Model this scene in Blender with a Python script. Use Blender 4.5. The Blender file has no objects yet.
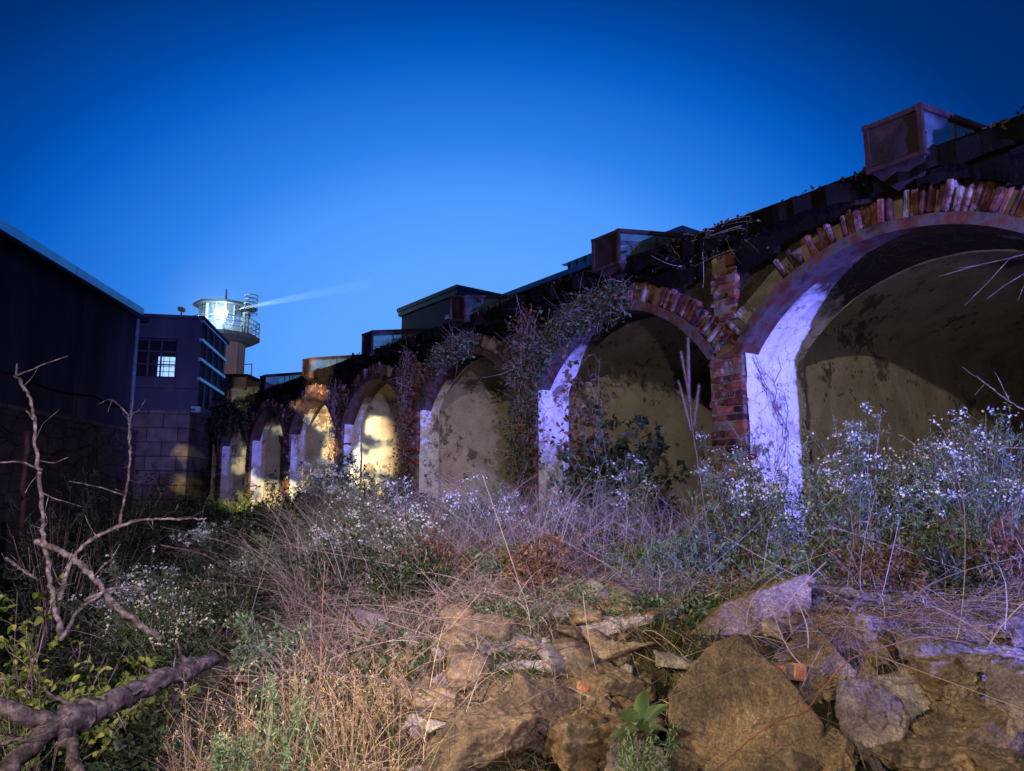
import bpy, math, random
import numpy as np
from mathutils import Vector, Matrix, noise

R = math.radians
SC = bpy.context.scene
COL = SC.collection
rng = np.random.default_rng(7)
random.seed(7)

# ------------------------------------------------------------------ camera frame
EYE = 1.6
F = 700.0
TILT = R(8.33)
W, H = 1024, 771
def ray(px, py):
    xc = (px - W / 2) / F; yc = (H / 2 - py) / F
    return (xc, math.cos(TILT) - yc * math.sin(TILT), math.sin(TILT) + yc * math.cos(TILT))
def pt(px, py, Y):
    d = ray(px, py); s = Y / d[1]
    return Vector((d[0] * s, Y, EYE + d[2] * s))

# ------------------------------------------------------------------ mesh builder
class MB:
    def __init__(s): s.v = []; s.n = 0; s.f = []; s.t = []
    def add(s, verts, faces, tint=0.5):
        verts = np.asarray(verts, dtype=np.float32).reshape(-1, 3)
        faces = np.asarray(faces, dtype=np.int64)
        s.v.append(verts); s.f.append(faces + s.n); s.n += len(verts)
        t = np.asarray(tint, dtype=np.float32)
        s.t.append(np.full(len(faces), float(t), np.float32) if t.ndim == 0 else t)
        return s
    def build(s, name, mat, parent=None, smooth=False):
        me = bpy.data.meshes.new(name)
        v = np.concatenate(s.v)
        me.vertices.add(len(v)); me.vertices.foreach_set('co', v.ravel())
        loops = np.concatenate([f.ravel() for f in s.f])
        tot = np.concatenate([np.full(len(f), f.shape[1], np.int64) for f in s.f])
        st = np.concatenate([[0], np.cumsum(tot)[:-1]])
        me.loops.add(len(loops)); me.loops.foreach_set('vertex_index', loops.astype(np.int32))
        me.polygons.add(len(tot)); me.polygons.foreach_set('loop_start', st.astype(np.int32))
        try: me.polygons.foreach_set('loop_total', tot.astype(np.int32))
        except Exception: pass
        at = me.attributes.new('tint', 'FLOAT', 'FACE'); at.data.foreach_set('value', np.concatenate(s.t))
        me.update(calc_edges=True); me.validate()
        me.polygons.foreach_set('use_smooth', np.full(len(me.polygons), bool(smooth)))
        me.materials.append(mat)
        o = bpy.data.objects.new(name, me); COL.objects.link(o)
        if parent is not None: o.parent = parent
        return o

BOXF = np.array([[0,1,3,2],[4,6,7,5],[0,4,5,1],[2,3,7,6],[0,2,6,4],[1,5,7,3]])
def box(mb, lo, hi, tint=0.5, jit=0.0, M=None):
    v = np.array([[(lo, hi)[(i >> 2) & 1][0], (lo, hi)[(i >> 1) & 1][1], (lo, hi)[i & 1][2]] for i in range(8)], dtype=float)
    if jit: v += rng.uniform(-jit, jit, v.shape)
    if M is not None:
        v = np.array([tuple(M @ Vector(p)) for p in v])
    mb.add(v, BOXF, tint)
def rbox(mb, lo, hi, tint=0.5, jit=0.0, bev=0.006, M=None):
    # a brick: box with worn (chamfered) edges
    lo = np.array(lo, float); hi = np.array(hi, float)
    if jit:
        lo = lo + rng.uniform(-jit, jit, 3); hi = hi + rng.uniform(-jit, jit, 3)
    vs = []
    for i in range(8):
        c = np.array([hi[0] if i & 4 else lo[0], hi[1] if i & 2 else lo[1], hi[2] if i & 1 else lo[2]])
        s = np.array([-1 if i & 4 else 1, -1 if i & 2 else 1, -1 if i & 1 else 1])
        b = bev * rng.uniform(0.5, 2.2)
        for ax in range(3):   # vertex lying on the face normal to ax
            p = c + s * b; p[ax] = c[ax]; vs.append(p)
    vs = np.array(vs)
    if M is not None:
        vs = np.array([tuple(M @ Vector(p)) for p in vs])
    def V(i, ax): return i * 3 + ax
    fq, ft = [], []
    for f in BOXF:
        bits = [int(x) for x in f]
        ax = [0 if all((b & 4) == (bits[0] & 4) for b in bits) else None,
              1 if all((b & 2) == (bits[0] & 2) for b in bits) else None,
              2 if all((b & 1) == (bits[0] & 1) for b in bits) else None]
        ax = [a for a in ax if a is not None][0]
        fq.append([V(b, ax) for b in bits])
    for a, b in ((0,1),(2,3),(4,5),(6,7)): fq.append([V(a,0), V(b,0), V(b,1), V(a,1)])
    for a, b in ((0,2),(1,3),(4,6),(5,7)): fq.append([V(a,0), V(b,0), V(b,2), V(a,2)])
    for a, b in ((0,4),(1,5),(2,6),(3,7)): fq.append([V(a,1), V(b,1), V(b,2), V(a,2)])
    for i in range(8): ft.append([V(i,0), V(i,1), V(i,2)])
    mb.add(vs, fq, tint); n0 = mb.n - len(vs)
    mb.v.append(np.zeros((0, 3), np.float32)); mb.f.append(np.array(ft) + n0); mb.t.append(np.full(len(ft), tint, np.float32))
def tube(mb, pts, rad, sides=6, tint=0.5, cap=True):
    pts = [Vector(p) for p in pts]; n = len(pts)
    rings = []
    up = Vector((0.13, 0.21, 0.97))
    for i, p in enumerate(pts):
        d = (pts[min(i + 1, n - 1)] - pts[max(i - 1, 0)]).normalized()
        a = d.cross(up)
        if a.length < 0.05: a = d.cross(Vector((1, 0, 0)))
        a.normalize(); b = d.cross(a)
        r = rad[i] if hasattr(rad, '__len__') else rad
        rings += [p + (a * math.cos(2*math.pi*k/sides) + b * math.sin(2*math.pi*k/sides)) * r for k in range(sides)]
    f = [[i*sides+k, i*sides+(k+1)%sides, (i+1)*sides+(k+1)%sides, (i+1)*sides+k] for i in range(n-1) for k in range(sides)]
    mb.add([tuple(v) for v in rings], f, tint)
    if cap:
        n0 = mb.n - len(rings)
        mb.f.append(np.array([[n0+k for k in range(sides)][::-1], [n0+(n-1)*sides+k for k in range(sides)]])); mb.t.append(np.full(2, float(tint) if not hasattr(tint, '__len__') else .5, np.float32))
        mb.v.append(np.zeros((0, 3), np.float32))
def cyl(mb, c, r0, r1, z0, z1, sides=16, tint=.5, rot=0):
    a = [2*math.pi*(k+rot)/sides for k in range(sides)]
    v = [(c[0]+r0*math.cos(t), c[1]+r0*math.sin(t), z0) for t in a] + [(c[0]+r1*math.cos(t), c[1]+r1*math.sin(t), z1) for t in a]
    mb.add(v, [[k, (k+1)%sides, sides+(k+1)%sides, sides+k] for k in range(sides)], tint)
    n0 = mb.n - len(v)
    mb.v.append(np.zeros((0,3), np.float32)); mb.f.append(np.array([[n0+k for k in range(sides)][::-1], [n0+sides+k for k in range(sides)]])); mb.t.append(np.full(2, tint, np.float32))

def unit(a): return a / (np.linalg.norm(a, axis=-1, keepdims=True) + 1e-9)
def ribbons(mb, P, D, L, Wd, bend, K=4, taper=0.85, tint=None):
    """N thin curved blades: start P, direction D, length L, width Wd, bend vector (x t^2 x L)."""
    N = len(P); t = np.linspace(0, 1, K + 1)[None, :, None]
    C = P[:, None] + D[:, None] * L[:, None, None] * t + bend[:, None] * (t ** 2) * L[:, None, None]
    side = unit(np.cross(D + bend * .5, unit(rng.normal(size=(N, 3)))))
    w = Wd[:, None, None] * (1 - taper * t) * .5
    A = C + side[:, None] * w; B = C - side[:, None] * w
    V = np.stack([A, B], 2).reshape(-1, 3)
    base = (np.arange(N) * (K + 1) * 2)[:, None, None]
    k = (np.arange(K) * 2)[None, :, None]
    q = np.array([0, 1, 3, 2])[None, None, :]
    Fc = (base + k + q).reshape(-1, 4)
    tt = rng.uniform(0, 1, N) if tint is None else tint
    mb.add(V, Fc, np.repeat(tt, K))
    return C
def leaves(mb, P, L, Wd, droop=0.3, tint=None, up=None, fold=.25):
    """folded pointed leaves at P"""
    N = len(P)
    if N == 0: return
    d = unit(rng.normal(size=(N, 3)) + np.array([0, 0, -droop]))
    if up is not None: d = unit(d + up)
    s = unit(np.cross(d, rng.normal(size=(N, 3)) * .7 + np.array([0, 0, 1.0])))
    nn = np.cross(s, d)
    L = np.broadcast_to(L, N)[:, None] * rng.uniform(.6, 1.25, (N, 1)); Wd = np.broadcast_to(Wd, N)[:, None] * rng.uniform(.7, 1.2, (N, 1))
    b = P; tip = P + d * L
    l1 = P + d * L * .3 + s * Wd * .5 + nn * Wd * fold; r1 = P + d * L * .3 - s * Wd * .5 + nn * Wd * fold
    l2 = P + d * L * .68 + s * Wd * .36 + nn * Wd * fold * .6; r2 = P + d * L * .68 - s * Wd * .36 + nn * Wd * fold * .6
    V = np.stack([b, l1, l2, tip, r2, r1], 1).reshape(-1, 3)
    i = (np.arange(N) * 6)[:, None]
    tt = rng.uniform(0, 1, N) if tint is None else tint
    mb.add(V, np.concatenate([i + np.array([[0, 1, 2, 3]]), i + np.array([[0, 3, 4, 5]])]), np.concatenate([tt, tt]))
def florets(mb, P, S):
    N = len(P)
    if N == 0: return
    n = unit(rng.normal(size=(N, 3)) + np.array([0, -.3, .9])); a = unit(np.cross(n, rng.normal(size=(N, 3)))); b = np.cross(n, a)
    r = S * rng.uniform(.6, 1.3, (N, 1)); tt = rng.uniform(0, 1, N)
    vs = []
    for k in range(8):
        rr = r * (1 if k % 2 == 0 else .45); an = math.pi * k / 4
        vs.append(P + (a * math.cos(an) + b * math.sin(an)) * rr + n * (rr * .25))
    V = np.stack(vs, 1).reshape(-1, 3); i = (np.arange(N) * 8)[:, None]
    mb.add(V, i + np.arange(8)[None], tt)

# ------------------------------------------------------------------ tags
def tag(o, label=None, cat=None, group=None, kind=None):
    if label: o['label'] = label
    if cat: o['category'] = cat
    if group: o['group'] = group
    if kind: o['kind'] = kind
    return o
def empty(name, loc, label, cat, group=None, rz=0):
    o = bpy.data.objects.new(name, None); COL.objects.link(o); o.location = loc; o.rotation_euler = (0, 0, rz)
    o.empty_display_size = .2
    return tag(o, label, cat, group)

# ------------------------------------------------------------------ materials
def new_mat(name):
    m = bpy.data.materials.new(name); m.use_nodes = True
    nt = m.node_tree; b = nt.nodes['Principled BSDF']
    return m, nt, b
def N(nt, t, **kw):
    n = nt.nodes.new(t)
    for k, v in kw.items():
        if k in n.inputs: n.inputs[k].default_value = v
        else: setattr(n, k, v)
    return n
def ramp(nt, stops, fac):
    r = nt.nodes.new('ShaderNodeValToRGB'); e = r.color_ramp.elements
    while len(e) < len(stops): e.new(.5)
    for x, (p, c) in zip(e, stops): x.position = p; x.color = (*c, 1) if len(c) == 3 else c
    nt.links.new(fac, r.inputs[0]); return r.outputs[0]
def mixc(nt, a, b, fac, mode='MIX'):
    m = nt.nodes.new('ShaderNodeMix'); m.data_type = 'RGBA'; m.blend_type = mode
    for s, v in ((m.inputs[0], fac), (m.inputs[6], a), (m.inputs[7], b)):
        if hasattr(v, 'is_linked') or hasattr(v, 'links'): nt.links.new(v, s)
        elif isinstance(v, (int, float)): s.default_value = v
        else: s.default_value = (*v, 1)
    return m.outputs[2]
def surf(name, stops, scale=3, rough=.85, bump=.3, bscale=20, tint=None, detail=8, dist=.02, extra=None, spec=.3, stretch=None, geo=False):
    """noise-driven colour; tint = colour ramp stops driven by per-face attribute, multiplied on."""
    m, nt, b = new_mat(name)
    tc = nt.nodes.new('ShaderNodeTexCoord'); co = tc.outputs['Object']
    if stretch:
        mp = nt.nodes.new('ShaderNodeMapping'); mp.inputs['Scale'].default_value = stretch; nt.links.new(co, mp.inputs[0]); co = mp.outputs[0]
    n = N(nt, 'ShaderNodeTexNoise', Scale=scale, Detail=detail, Roughness=.62); nt.links.new(co, n.inputs['Vector'])
    c = ramp(nt, stops, n.outputs['Fac'])
    if tint:
        at = nt.nodes.new('ShaderNodeAttribute'); at.attribute_name = 'tint'
        c = mixc(nt, c, ramp(nt, tint, at.outputs['Fac']), 1.0, 'MULTIPLY')
    if extra: c = extra(nt, co, c)
    nt.links.new(c, b.inputs['Base Color'])
    b.inputs['Roughness'].default_value = rough; b.inputs['Specular IOR Level'].default_value = spec
    if bump:
        n2 = N(nt, 'ShaderNodeTexNoise', Scale=bscale, Detail=10, Roughness=.7); nt.links.new(co, n2.inputs['Vector'])
        bp = N(nt, 'ShaderNodeBump', Strength=bump, Distance=dist); nt.links.new(n2.outputs['Fac'], bp.inputs['Height']); nt.links.new(bp.outputs[0], b.inputs['Normal'])
    return m
def leafmat(name, c0, c1, c2, rough=.5, trans=.25):
    m, nt, b = new_mat(name)
    at = nt.nodes.new('ShaderNodeAttribute'); at.attribute_name = 'tint'
    c = ramp(nt, [(0, c0), (.5, c1), (1, c2)], at.outputs['Fac'])
    nt.links.new(c, b.inputs['Base Color']); b.inputs['Roughness'].default_value = rough; b.inputs['Specular IOR Level'].default_value = .3
    if trans:
        tr = nt.nodes.new('ShaderNodeBsdfTranslucent'); nt.links.new(c, tr.inputs[0])
        mx = nt.nodes.new('ShaderNodeMixShader'); mx.inputs[0].default_value = trans
        nt.links.new(b.outputs[0], mx.inputs[1]); nt.links.new(tr.outputs[0], mx.inputs[2])
        nt.links.new(mx.outputs[0], nt.nodes['Material Output'].inputs[0])
    return m
BT = [(0, (.22,.2,.22)), (.25, (.8,.7,.7)), (.5, (.55,.42,.4)), (.75, (1.25,.95,.75)), (.9, (.7,.62,.6)), (1, (1.8,1.7,1.7))]
def whitewash(nt, co, c):
    n = N(nt, 'ShaderNodeTexNoise', Scale=3.2, Detail=9, Roughness=.7); nt.links.new(co, n.inputs['Vector'])
    f = ramp(nt, [(.52, (0,0,0)), (.62, (1,1,1))], n.outputs['Fac'])
    return mixc(nt, c, (.5,.47,.45), mixc(nt, (0,0,0), f, .45), 'MIX')
M_brick = surf('old_brick', [(.3,(.05,.018,.013)), (.5,(.17,.06,.04)), (.7,(.28,.12,.08))], 9, .9, .6, 40, BT, extra=whitewash)
M_brick2 = surf('orange_brick', [(.3,(.2,.07,.035)), (.5,(.42,.17,.08)), (.7,(.5,.28,.16))], 14, .9, .8, 60)
M_ring = surf('arch_brick', [(.3,(.022,.010,.010)), (.5,(.085,.032,.028)), (.7,(.22,.11,.10))], 12, .9, .6, 40, BT, extra=whitewash)
M_soil = surf('sooty_rubble', [(.3,(.012,.010,.009)), (.55,(.05,.038,.03)), (.75,(.13,.09,.06))], 7, .95, 1.0, 18, dist=.05)
M_mortar = surf('mortar', [(.3,(.07,.055,.045)), (.6,(.2,.16,.13)), (.8,(.3,.26,.2))], 6, .95, .7, 30)
def plaster_extra(nt, co, c):
    # peeled patches showing dark brick, hairline cracks, water stains
    n = N(nt, 'ShaderNodeTexNoise', Scale=1.7, Detail=10, Roughness=.72); nt.links.new(co, n.inputs['Vector'])
    c = mixc(nt, c, (.10,.075,.06), ramp(nt, [(.57,(0,0,0)), (.60,(.8,.8,.8))], n.outputs['Fac']))
    n3 = N(nt, 'ShaderNodeTexNoise', Scale=6.0, Detail=10, Roughness=.75); nt.links.new(co, n3.inputs['Vector'])
    c = mixc(nt, c, (.16,.08,.06), ramp(nt, [(.59,(0,0,0)), (.62,(.9,.9,.9))], n3.outputs['Fac']))
    v = N(nt, 'ShaderNodeTexVoronoi', Scale=2.6, feature='DISTANCE_TO_EDGE'); 
    nn = N(nt, 'ShaderNodeTexNoise', Scale=4.0, Detail=5); nt.links.new(co, nn.inputs['Vector'])
    wp = mixc(nt, co, nn.outputs['Color'], .18); nt.links.new(wp, v.inputs['Vector'])
    return mixc(nt, (.12,.10,.09), c, ramp(nt, [(0,(.55,.55,.55)), (.010,(1,1,1))], v.outputs['Distance']))
M_vault = surf('vault_plaster', [(.25,(.34,.29,.24)), (.5,(.54,.49,.42)), (.75,(.68,.63,.56))], 2.2, .93, .45, 14, extra=plaster_extra)
def jamb_extra(nt, co, c):
    n3 = N(nt, 'ShaderNodeTexNoise', Scale=7.0, Detail=10, Roughness=.8); nt.links.new(co, n3.inputs['Vector'])
    c = mixc(nt, c, (.22,.09,.07), ramp(nt, [(.60,(0,0,0)), (.64,(1,1,1))], n3.outputs['Fac']))
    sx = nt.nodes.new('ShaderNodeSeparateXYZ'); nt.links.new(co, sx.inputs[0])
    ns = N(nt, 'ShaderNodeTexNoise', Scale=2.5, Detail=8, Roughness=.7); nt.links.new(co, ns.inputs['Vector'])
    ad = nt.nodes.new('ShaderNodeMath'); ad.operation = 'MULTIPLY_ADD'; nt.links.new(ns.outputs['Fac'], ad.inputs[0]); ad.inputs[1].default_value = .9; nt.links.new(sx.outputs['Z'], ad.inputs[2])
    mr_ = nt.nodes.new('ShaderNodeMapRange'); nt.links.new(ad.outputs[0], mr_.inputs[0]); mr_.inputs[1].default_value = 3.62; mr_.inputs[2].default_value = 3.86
    c = mixc(nt, c, (.05,.035,.03), mr_.outputs[0])  # upper reveal darkened: the unlit soffit's shade painted into the plaster colour
    n8 = N(nt, 'ShaderNodeTexNoise', Scale=2.2, Detail=10, Roughness=.75); nt.links.new(co, n8.inputs['Vector'])
    c = mixc(nt, c, (.16,.10,.085), ramp(nt, [(.56,(0,0,0)), (.60,(.9,.9,.9))], n8.outputs['Fac']))
    v = N(nt, 'ShaderNodeTexVoronoi', Scale=6, feature='DISTANCE_TO_EDGE')
    nn = N(nt, 'ShaderNodeTexNoise', Scale=5.0, Detail=5); nt.links.new(co, nn.inputs['Vector'])
    wp = mixc(nt, co, nn.outputs['Color'], .22); nt.links.new(wp, v.inputs['Vector'])
    return mixc(nt, (.2,.15,.14), c, ramp(nt, [(0,(.1,.1,.1)), (.018,(1,1,1))], v.outputs['Distance']))
M_jamb = surf('limewash_with_shade', [(.3,(.45,.42,.4)), (.45,(.72,.7,.69)), (.7,(.82,.81,.8))], 4, .9, .9, 9, extra=jamb_extra, dist=.03)
M_band = surf('stained_arch_band', [(.3,(.03,.012,.01)), (.44,(.10,.035,.022)), (.54,(.085,.07,.075)), (.66,(.05,.018,.012))], 4.5, .75, .3, 25)
M_roof = surf('tar_paper', [(.3,(.002,.002,.002)), (.6,(.007,.006,.006)), (.75,(.02,.018,.016))], 3, .95, .8, 15, dist=.05, spec=.1)
M_wood = surf('rotten_wood', [(.3,(.02,.015,.012)), (.7,(.07,.05,.04))], 8, .95, .6, 30)
M_rust = surf('rusted_sheet', [(.3,(.012,.006,.007)), (.5,(.035,.016,.017)), (.7,(.07,.04,.04))], 5, .8, .4, 25)
M_rustd = surf('rusted_panel', [(.3,(.006,.004,.005)), (.55,(.018,.009,.010)), (.75,(.05,.025,.025))], 4, .8, .5, 20)
def glassmat(name, dirt=.35, col=(.25,.33,.36)):
    m, nt, b = new_mat(name)
    tc = nt.nodes.new('ShaderNodeTexCoord')
    n = N(nt, 'ShaderNodeTexNoise', Scale=5, Detail=6); nt.links.new(tc.outputs['Object'], n.inputs['Vector'])
    b.inputs['Roughness'].default_value = .25
    nt.links.new(ramp(nt, [(.3, tuple(.5*x for x in col)), (.7, col)], n.outputs['Fac']), b.inputs['Base Color'])
    tr = nt.nodes.new('ShaderNodeBsdfTransparent'); tr.inputs[0].default_value = (.8,.9,.92,1)
    mx = nt.nodes.new('ShaderNodeMixShader')
    nt.links.new(ramp(nt, [(.3, (dirt*.5,)*3), (.7, (min(1, dirt*1.5),)*3)], n.outputs['Fac']), mx.inputs[0])
    nt.links.new(tr.outputs[0], mx.inputs[1]); nt.links.new(b.outputs[0], mx.inputs[2])
    nt.links.new(mx.outputs[0], nt.nodes['Material Output'].inputs[0])
    return m
M_glass = glassmat('dirty_glass', .5, (.10,.14,.16))
M_cglass = glassmat('cabin_glass', .25, (.4,.5,.55))
M_wall_up = surf('weathered_render', [(.3,(.035,.035,.045)), (.55,(.075,.075,.09)), (.8,(.15,.14,.15))], .9, .9, .35, 6, stretch=(1,1,.25))
M_coping = surf('pale_coping', [(.3,(.35,.5,.55)), (.7,(.6,.78,.82))], 1.5, .38, .1, 20)
M_coping.node_tree.nodes['Principled BSDF'].inputs['Metallic'].default_value = .85
def stones(nt, co, c):
    mp = nt.nodes.new('ShaderNodeMapping'); mp.inputs['Scale'].default_value = (1.0, 1.0, 2.2); nt.links.new(co, mp.inputs[0])
    v = N(nt, 'ShaderNodeTexVoronoi', Scale=1.5, Randomness=.8); nt.links.new(mp.outputs[0], v.inputs['Vector'])
    v2 = N(nt, 'ShaderNodeTexVoronoi', Scale=1.5, Randomness=.8, feature='DISTANCE_TO_EDGE'); nt.links.new(mp.outputs[0], v2.inputs['Vector'])
    c = mixc(nt, c, v.outputs['Color'], .18, 'OVERLAY')
    return mixc(nt, (.03,.026,.022), c, ramp(nt, [(.0,(0,0,0)), (.05,(1,1,1))], v2.outputs['Distance']))
M_stonewall = surf('rubble_masonry', [(.3,(.06,.05,.045)), (.6,(.14,.11,.09)), (.8,(.22,.18,.14))], 3, .95, .8, 9, extra=stones, dist=.06)
def blocks(nt, co, c):
    tc = nt.nodes.new('ShaderNodeMapping'); tc.inputs['Rotation'].default_value = (R(90), 0, 0); nt.links.new(co, tc.inputs[0])
    b = nt.nodes.new('ShaderNodeTexBrick'); nt.links.new(tc.outputs[0], b.inputs['Vector'])
    b.inputs['Scale'].default_value = 1; b.inputs['Brick Width'].default_value = .85; b.inputs['Row Height'].default_value = .42; b.inputs['Mortar Size'].default_value = .018
    b.inputs['Color1'].default_value = (1,1,1,1); b.inputs['Color2'].default_value = (.65,.6,.6,1); b.inputs['Mortar'].default_value = (.3,.28,.25,1)
    return mixc(nt, c, b.outputs['Color'], 1, 'MULTIPLY')
M_block = surf('ashlar_block', [(.3,(.10,.08,.065)), (.6,(.22,.17,.13)), (.8,(.32,.26,.2))], 2.5, .92, .6, 12, extra=blocks)
M_dark = surf('dark_opening', [(.3,(.004,.004,.006)), (.7,(.01,.01,.014))], 3, .7, 0)
M_steel = surf('grey_painted_steel', [(.3,(.12,.15,.17)), (.7,(.3,.35,.38))], 4, .5, .1, 30)
M_tower = surf('tower_render', [(.3,(.28,.2,.19)), (.7,(.42,.32,.3))], .8, .85, .2, 10, stretch=(1,1,.3))
M_far = surf('far_render', [(.3,(.2,.16,.16)), (.7,(.32,.26,.26))], .5, .9, .2, 6)

def rock_extra(nt, co, c):
    mp = nt.nodes.new('ShaderNodeMapping'); mp.inputs['Scale'].default_value = (2, 2, 11); mp.inputs['Rotation'].default_value = (.2, .15, 0); nt.links.new(co, mp.inputs[0])
    n = N(nt, 'ShaderNodeTexNoise', Scale=1.3, Detail=9, Roughness=.7); nt.links.new(mp.outputs[0], n.inputs['Vector'])
    c = mixc(nt, c, ramp(nt, [(.3,(.35,.3,.28)), (.5,(1,1,1)), (.7,(1.5,1.3,1.0))], n.outputs['Fac']), .55, 'MULTIPLY')
    v = N(nt, 'ShaderNodeTexVoronoi', Scale=2.6, feature='DISTANCE_TO_EDGE'); nn = N(nt, 'ShaderNodeTexNoise', Scale=6.0, Detail=6); nt.links.new(co, nn.inputs['Vector'])
    wp = mixc(nt, co, nn.outputs['Color'], .3); nt.links.new(wp, v.inputs['Vector'])
    c = mixc(nt, (.03,.024,.018), c, ramp(nt, [(0,(.6,.6,.6)), (.02,(1,1,1))], v.outputs['Distance']))
    n4 = N(nt, 'ShaderNodeTexNoise', Scale=75.0, Detail=6, Roughness=.8); nt.links.new(co, n4.inputs['Vector'])
    return mixc(nt, c, ramp(nt, [(.36,(.5,.47,.45)), (.5,(1,1,1)), (.62,(1.7,1.65,1.6))], n4.outputs['Fac']), .85, 'MULTIPLY')
M_rock = surf('grey_brown_stone', [(.28,(.035,.028,.024)), (.45,(.14,.105,.075)), (.58,(.25,.18,.11)), (.75,(.40,.33,.24))], 3.5, .8, 1.0, 34, dist=.022, extra=rock_extra)
M_rock2 = surf('ochre_stone', [(.28,(.05,.035,.022)), (.45,(.19,.13,.07)), (.58,(.25,.20,.15)), (.72,(.42,.32,.19))], 4.5, .8, 1.0, 34, dist=.022, extra=rock_extra)
M_rock3 = surf('mauve_grey_stone', [(.28,(.06,.05,.055)), (.48,(.17,.14,.15)), (.62,(.26,.22,.23)), (.78,(.4,.36,.36))], 4, .8, 1.0, 34, dist=.022, extra=rock_extra)
M_rock4 = surf('pale_stone', [(.28,(.15,.13,.13)), (.5,(.33,.3,.29)), (.75,(.5,.45,.43))], 5, .8, 1.0, 34, dist=.022, extra=rock_extra)
def ground_extra(nt, co, c):
    n = N(nt, 'ShaderNodeTexNoise', Scale=.9, Detail=6); nt.links.new(co, n.inputs['Vector'])
    return mixc(nt, c, (.028,.028,.012), ramp(nt, [(.52,(0,0,0)), (.62,(.8,.8,.8))], n.outputs['Fac']))
M_ground = surf('leaf_litter_soil', [(.3,(.018,.013,.009)), (.5,(.05,.035,.022)), (.7,(.10,.07,.045))], 14, .97, 1.0, 35, extra=ground_extra, dist=.04)
M_bark = surf('dead_wood', [(.33,(.025,.018,.016)), (.48,(.10,.08,.07)), (.56,(.18,.145,.13)), (.7,(.36,.32,.28))], 26, .85, 1.0, 60, dist=.01)
M_log = surf('fallen_log_bark', [(.33,(.02,.015,.018)), (.5,(.08,.06,.062)), (.7,(.24,.19,.18))], 24, .8, 1.0, 50, dist=.012)
M_cane = surf('brown_cane', [(.3,(.14,.06,.03)), (.7,(.3,.15,.08))], 8, .6, .2, 30)
M_stalk = surf('dry_seed_stalk', [(.3,(.05,.035,.035)), (.7,(.16,.11,.11))], 20, .9, .5, 60)
M_straw = leafmat('straw_grass', (.20,.13,.07), (.38,.27,.15), (.6,.48,.32), .7, .15)
M_weed = leafmat('dead_weed_stem', (.08,.055,.05), (.22,.16,.14), (.42,.33,.3), .8, .1)
M_twig = leafmat('bare_twig', (.10,.07,.06), (.22,.17,.15), (.36,.3,.27), .8, 0)
M_green = leafmat('green_leaf', (.02,.045,.012), (.045,.085,.025), (.09,.14,.04))
M_lime = leafmat('yellow_green_leaf', (.05,.09,.012), (.15,.21,.03), (.40,.43,.08), .45, .3)
M_grey = leafmat('grey_green_leaf', (.06,.11,.05), (.13,.20,.10), (.22,.31,.17))
M_darkl = leafmat('dark_shrub_leaf', (.015,.03,.012), (.03,.055,.02), (.06,.09,.035))
M_redl = leafmat('russet_leaf', (.07,.035,.022), (.14,.075,.042), (.24,.14,.07))
M_ros = leafmat('rosette_leaf', (.12,.2,.07), (.2,.3,.12), (.28,.4,.18), .6, .15)
M_ivy = leafmat('ivy_leaf', (.03,.06,.03), (.06,.10,.05), (.12,.17,.10), .35, .15)
M_white = leafmat('white_petals', (.45,.45,.42), (.75,.75,.74), (.85,.85,.85), .6, .2)
M_cream = leafmat('cream_petals', (.4,.4,.2), (.65,.65,.4), (.8,.8,.6), .6, .2)

# ------------------------------------------------------------------ block frame
DF = 5.6
AZ = R(36.2)
nx, ny = math.cos(AZ), math.sin(AZ)       # into the building
ux, uy = -math.sin(AZ), math.cos(AZ)      # along the facade, towards the hub
def fac(b, a, z=0): return Vector((nx*(DF+b)+ux*a, ny*(DF+b)+uy*a, z))

# ------------------------------------------------------------------ terrain
EDGE = [(9, 1.0), (5, 2.4), (2.6, 3.45), (1.2, 4.05), (.1, 4.15), (-.7, 5.2), (-2.4, 8), (-6.2, 15.5), (-12.6, 26)]
def edge_sd(x, y):
    best = 1e9; sg = 1
    for (x0, y0), (x1, y1) in zip(EDGE[:-1], EDGE[1:]):
        dx, dy = x1-x0, y1-y0; t = max(0, min(1, ((x-x0)*dx+(y-y0)*dy)/(dx*dx+dy*dy)))
        px, py = x0+t*dx, y0+t*dy; d = math.hypot(x-px, y-py)
        if d < best: best = d; sg = 1 if (dx*(y-y0)-dy*(x-x0)) < 0 else -1
    return best*sg
def ss(t): t = max(0, min(1, t)); return t*t*(3-2*t)
def g(x, y):
    s = edge_sd(x, y)                    # >0 on the bank side
    wR = ss((x + .6) / 1.2)              # steep rubble face to the right
    w = 2.6 * (1-wR) + 1.15 * wR
    low = -.25 * (1-wR) + .05 * wR
    top = .88 + .06*ss(s/2)
    z = low + (top-low) * ss(1 + s / w)
    r = math.hypot(x, y)
    far = ss((r-30)/40); z = z*(1-far) + .2*far
    if r < 60:
        z += .09*noise.noise(Vector((x*.9, y*.9, 0))) + .035*noise.noise(Vector((x*3.1, y*3.1, 3)))
    return z
mb = MB()
NA, NR = 420, 190
rs = [0.25*(400/.25)**(i/(NR-1)) for i in range(NR)]
an = []
for j in range(NA):
    t = j/(NA-1)
    an.append(t)
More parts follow.
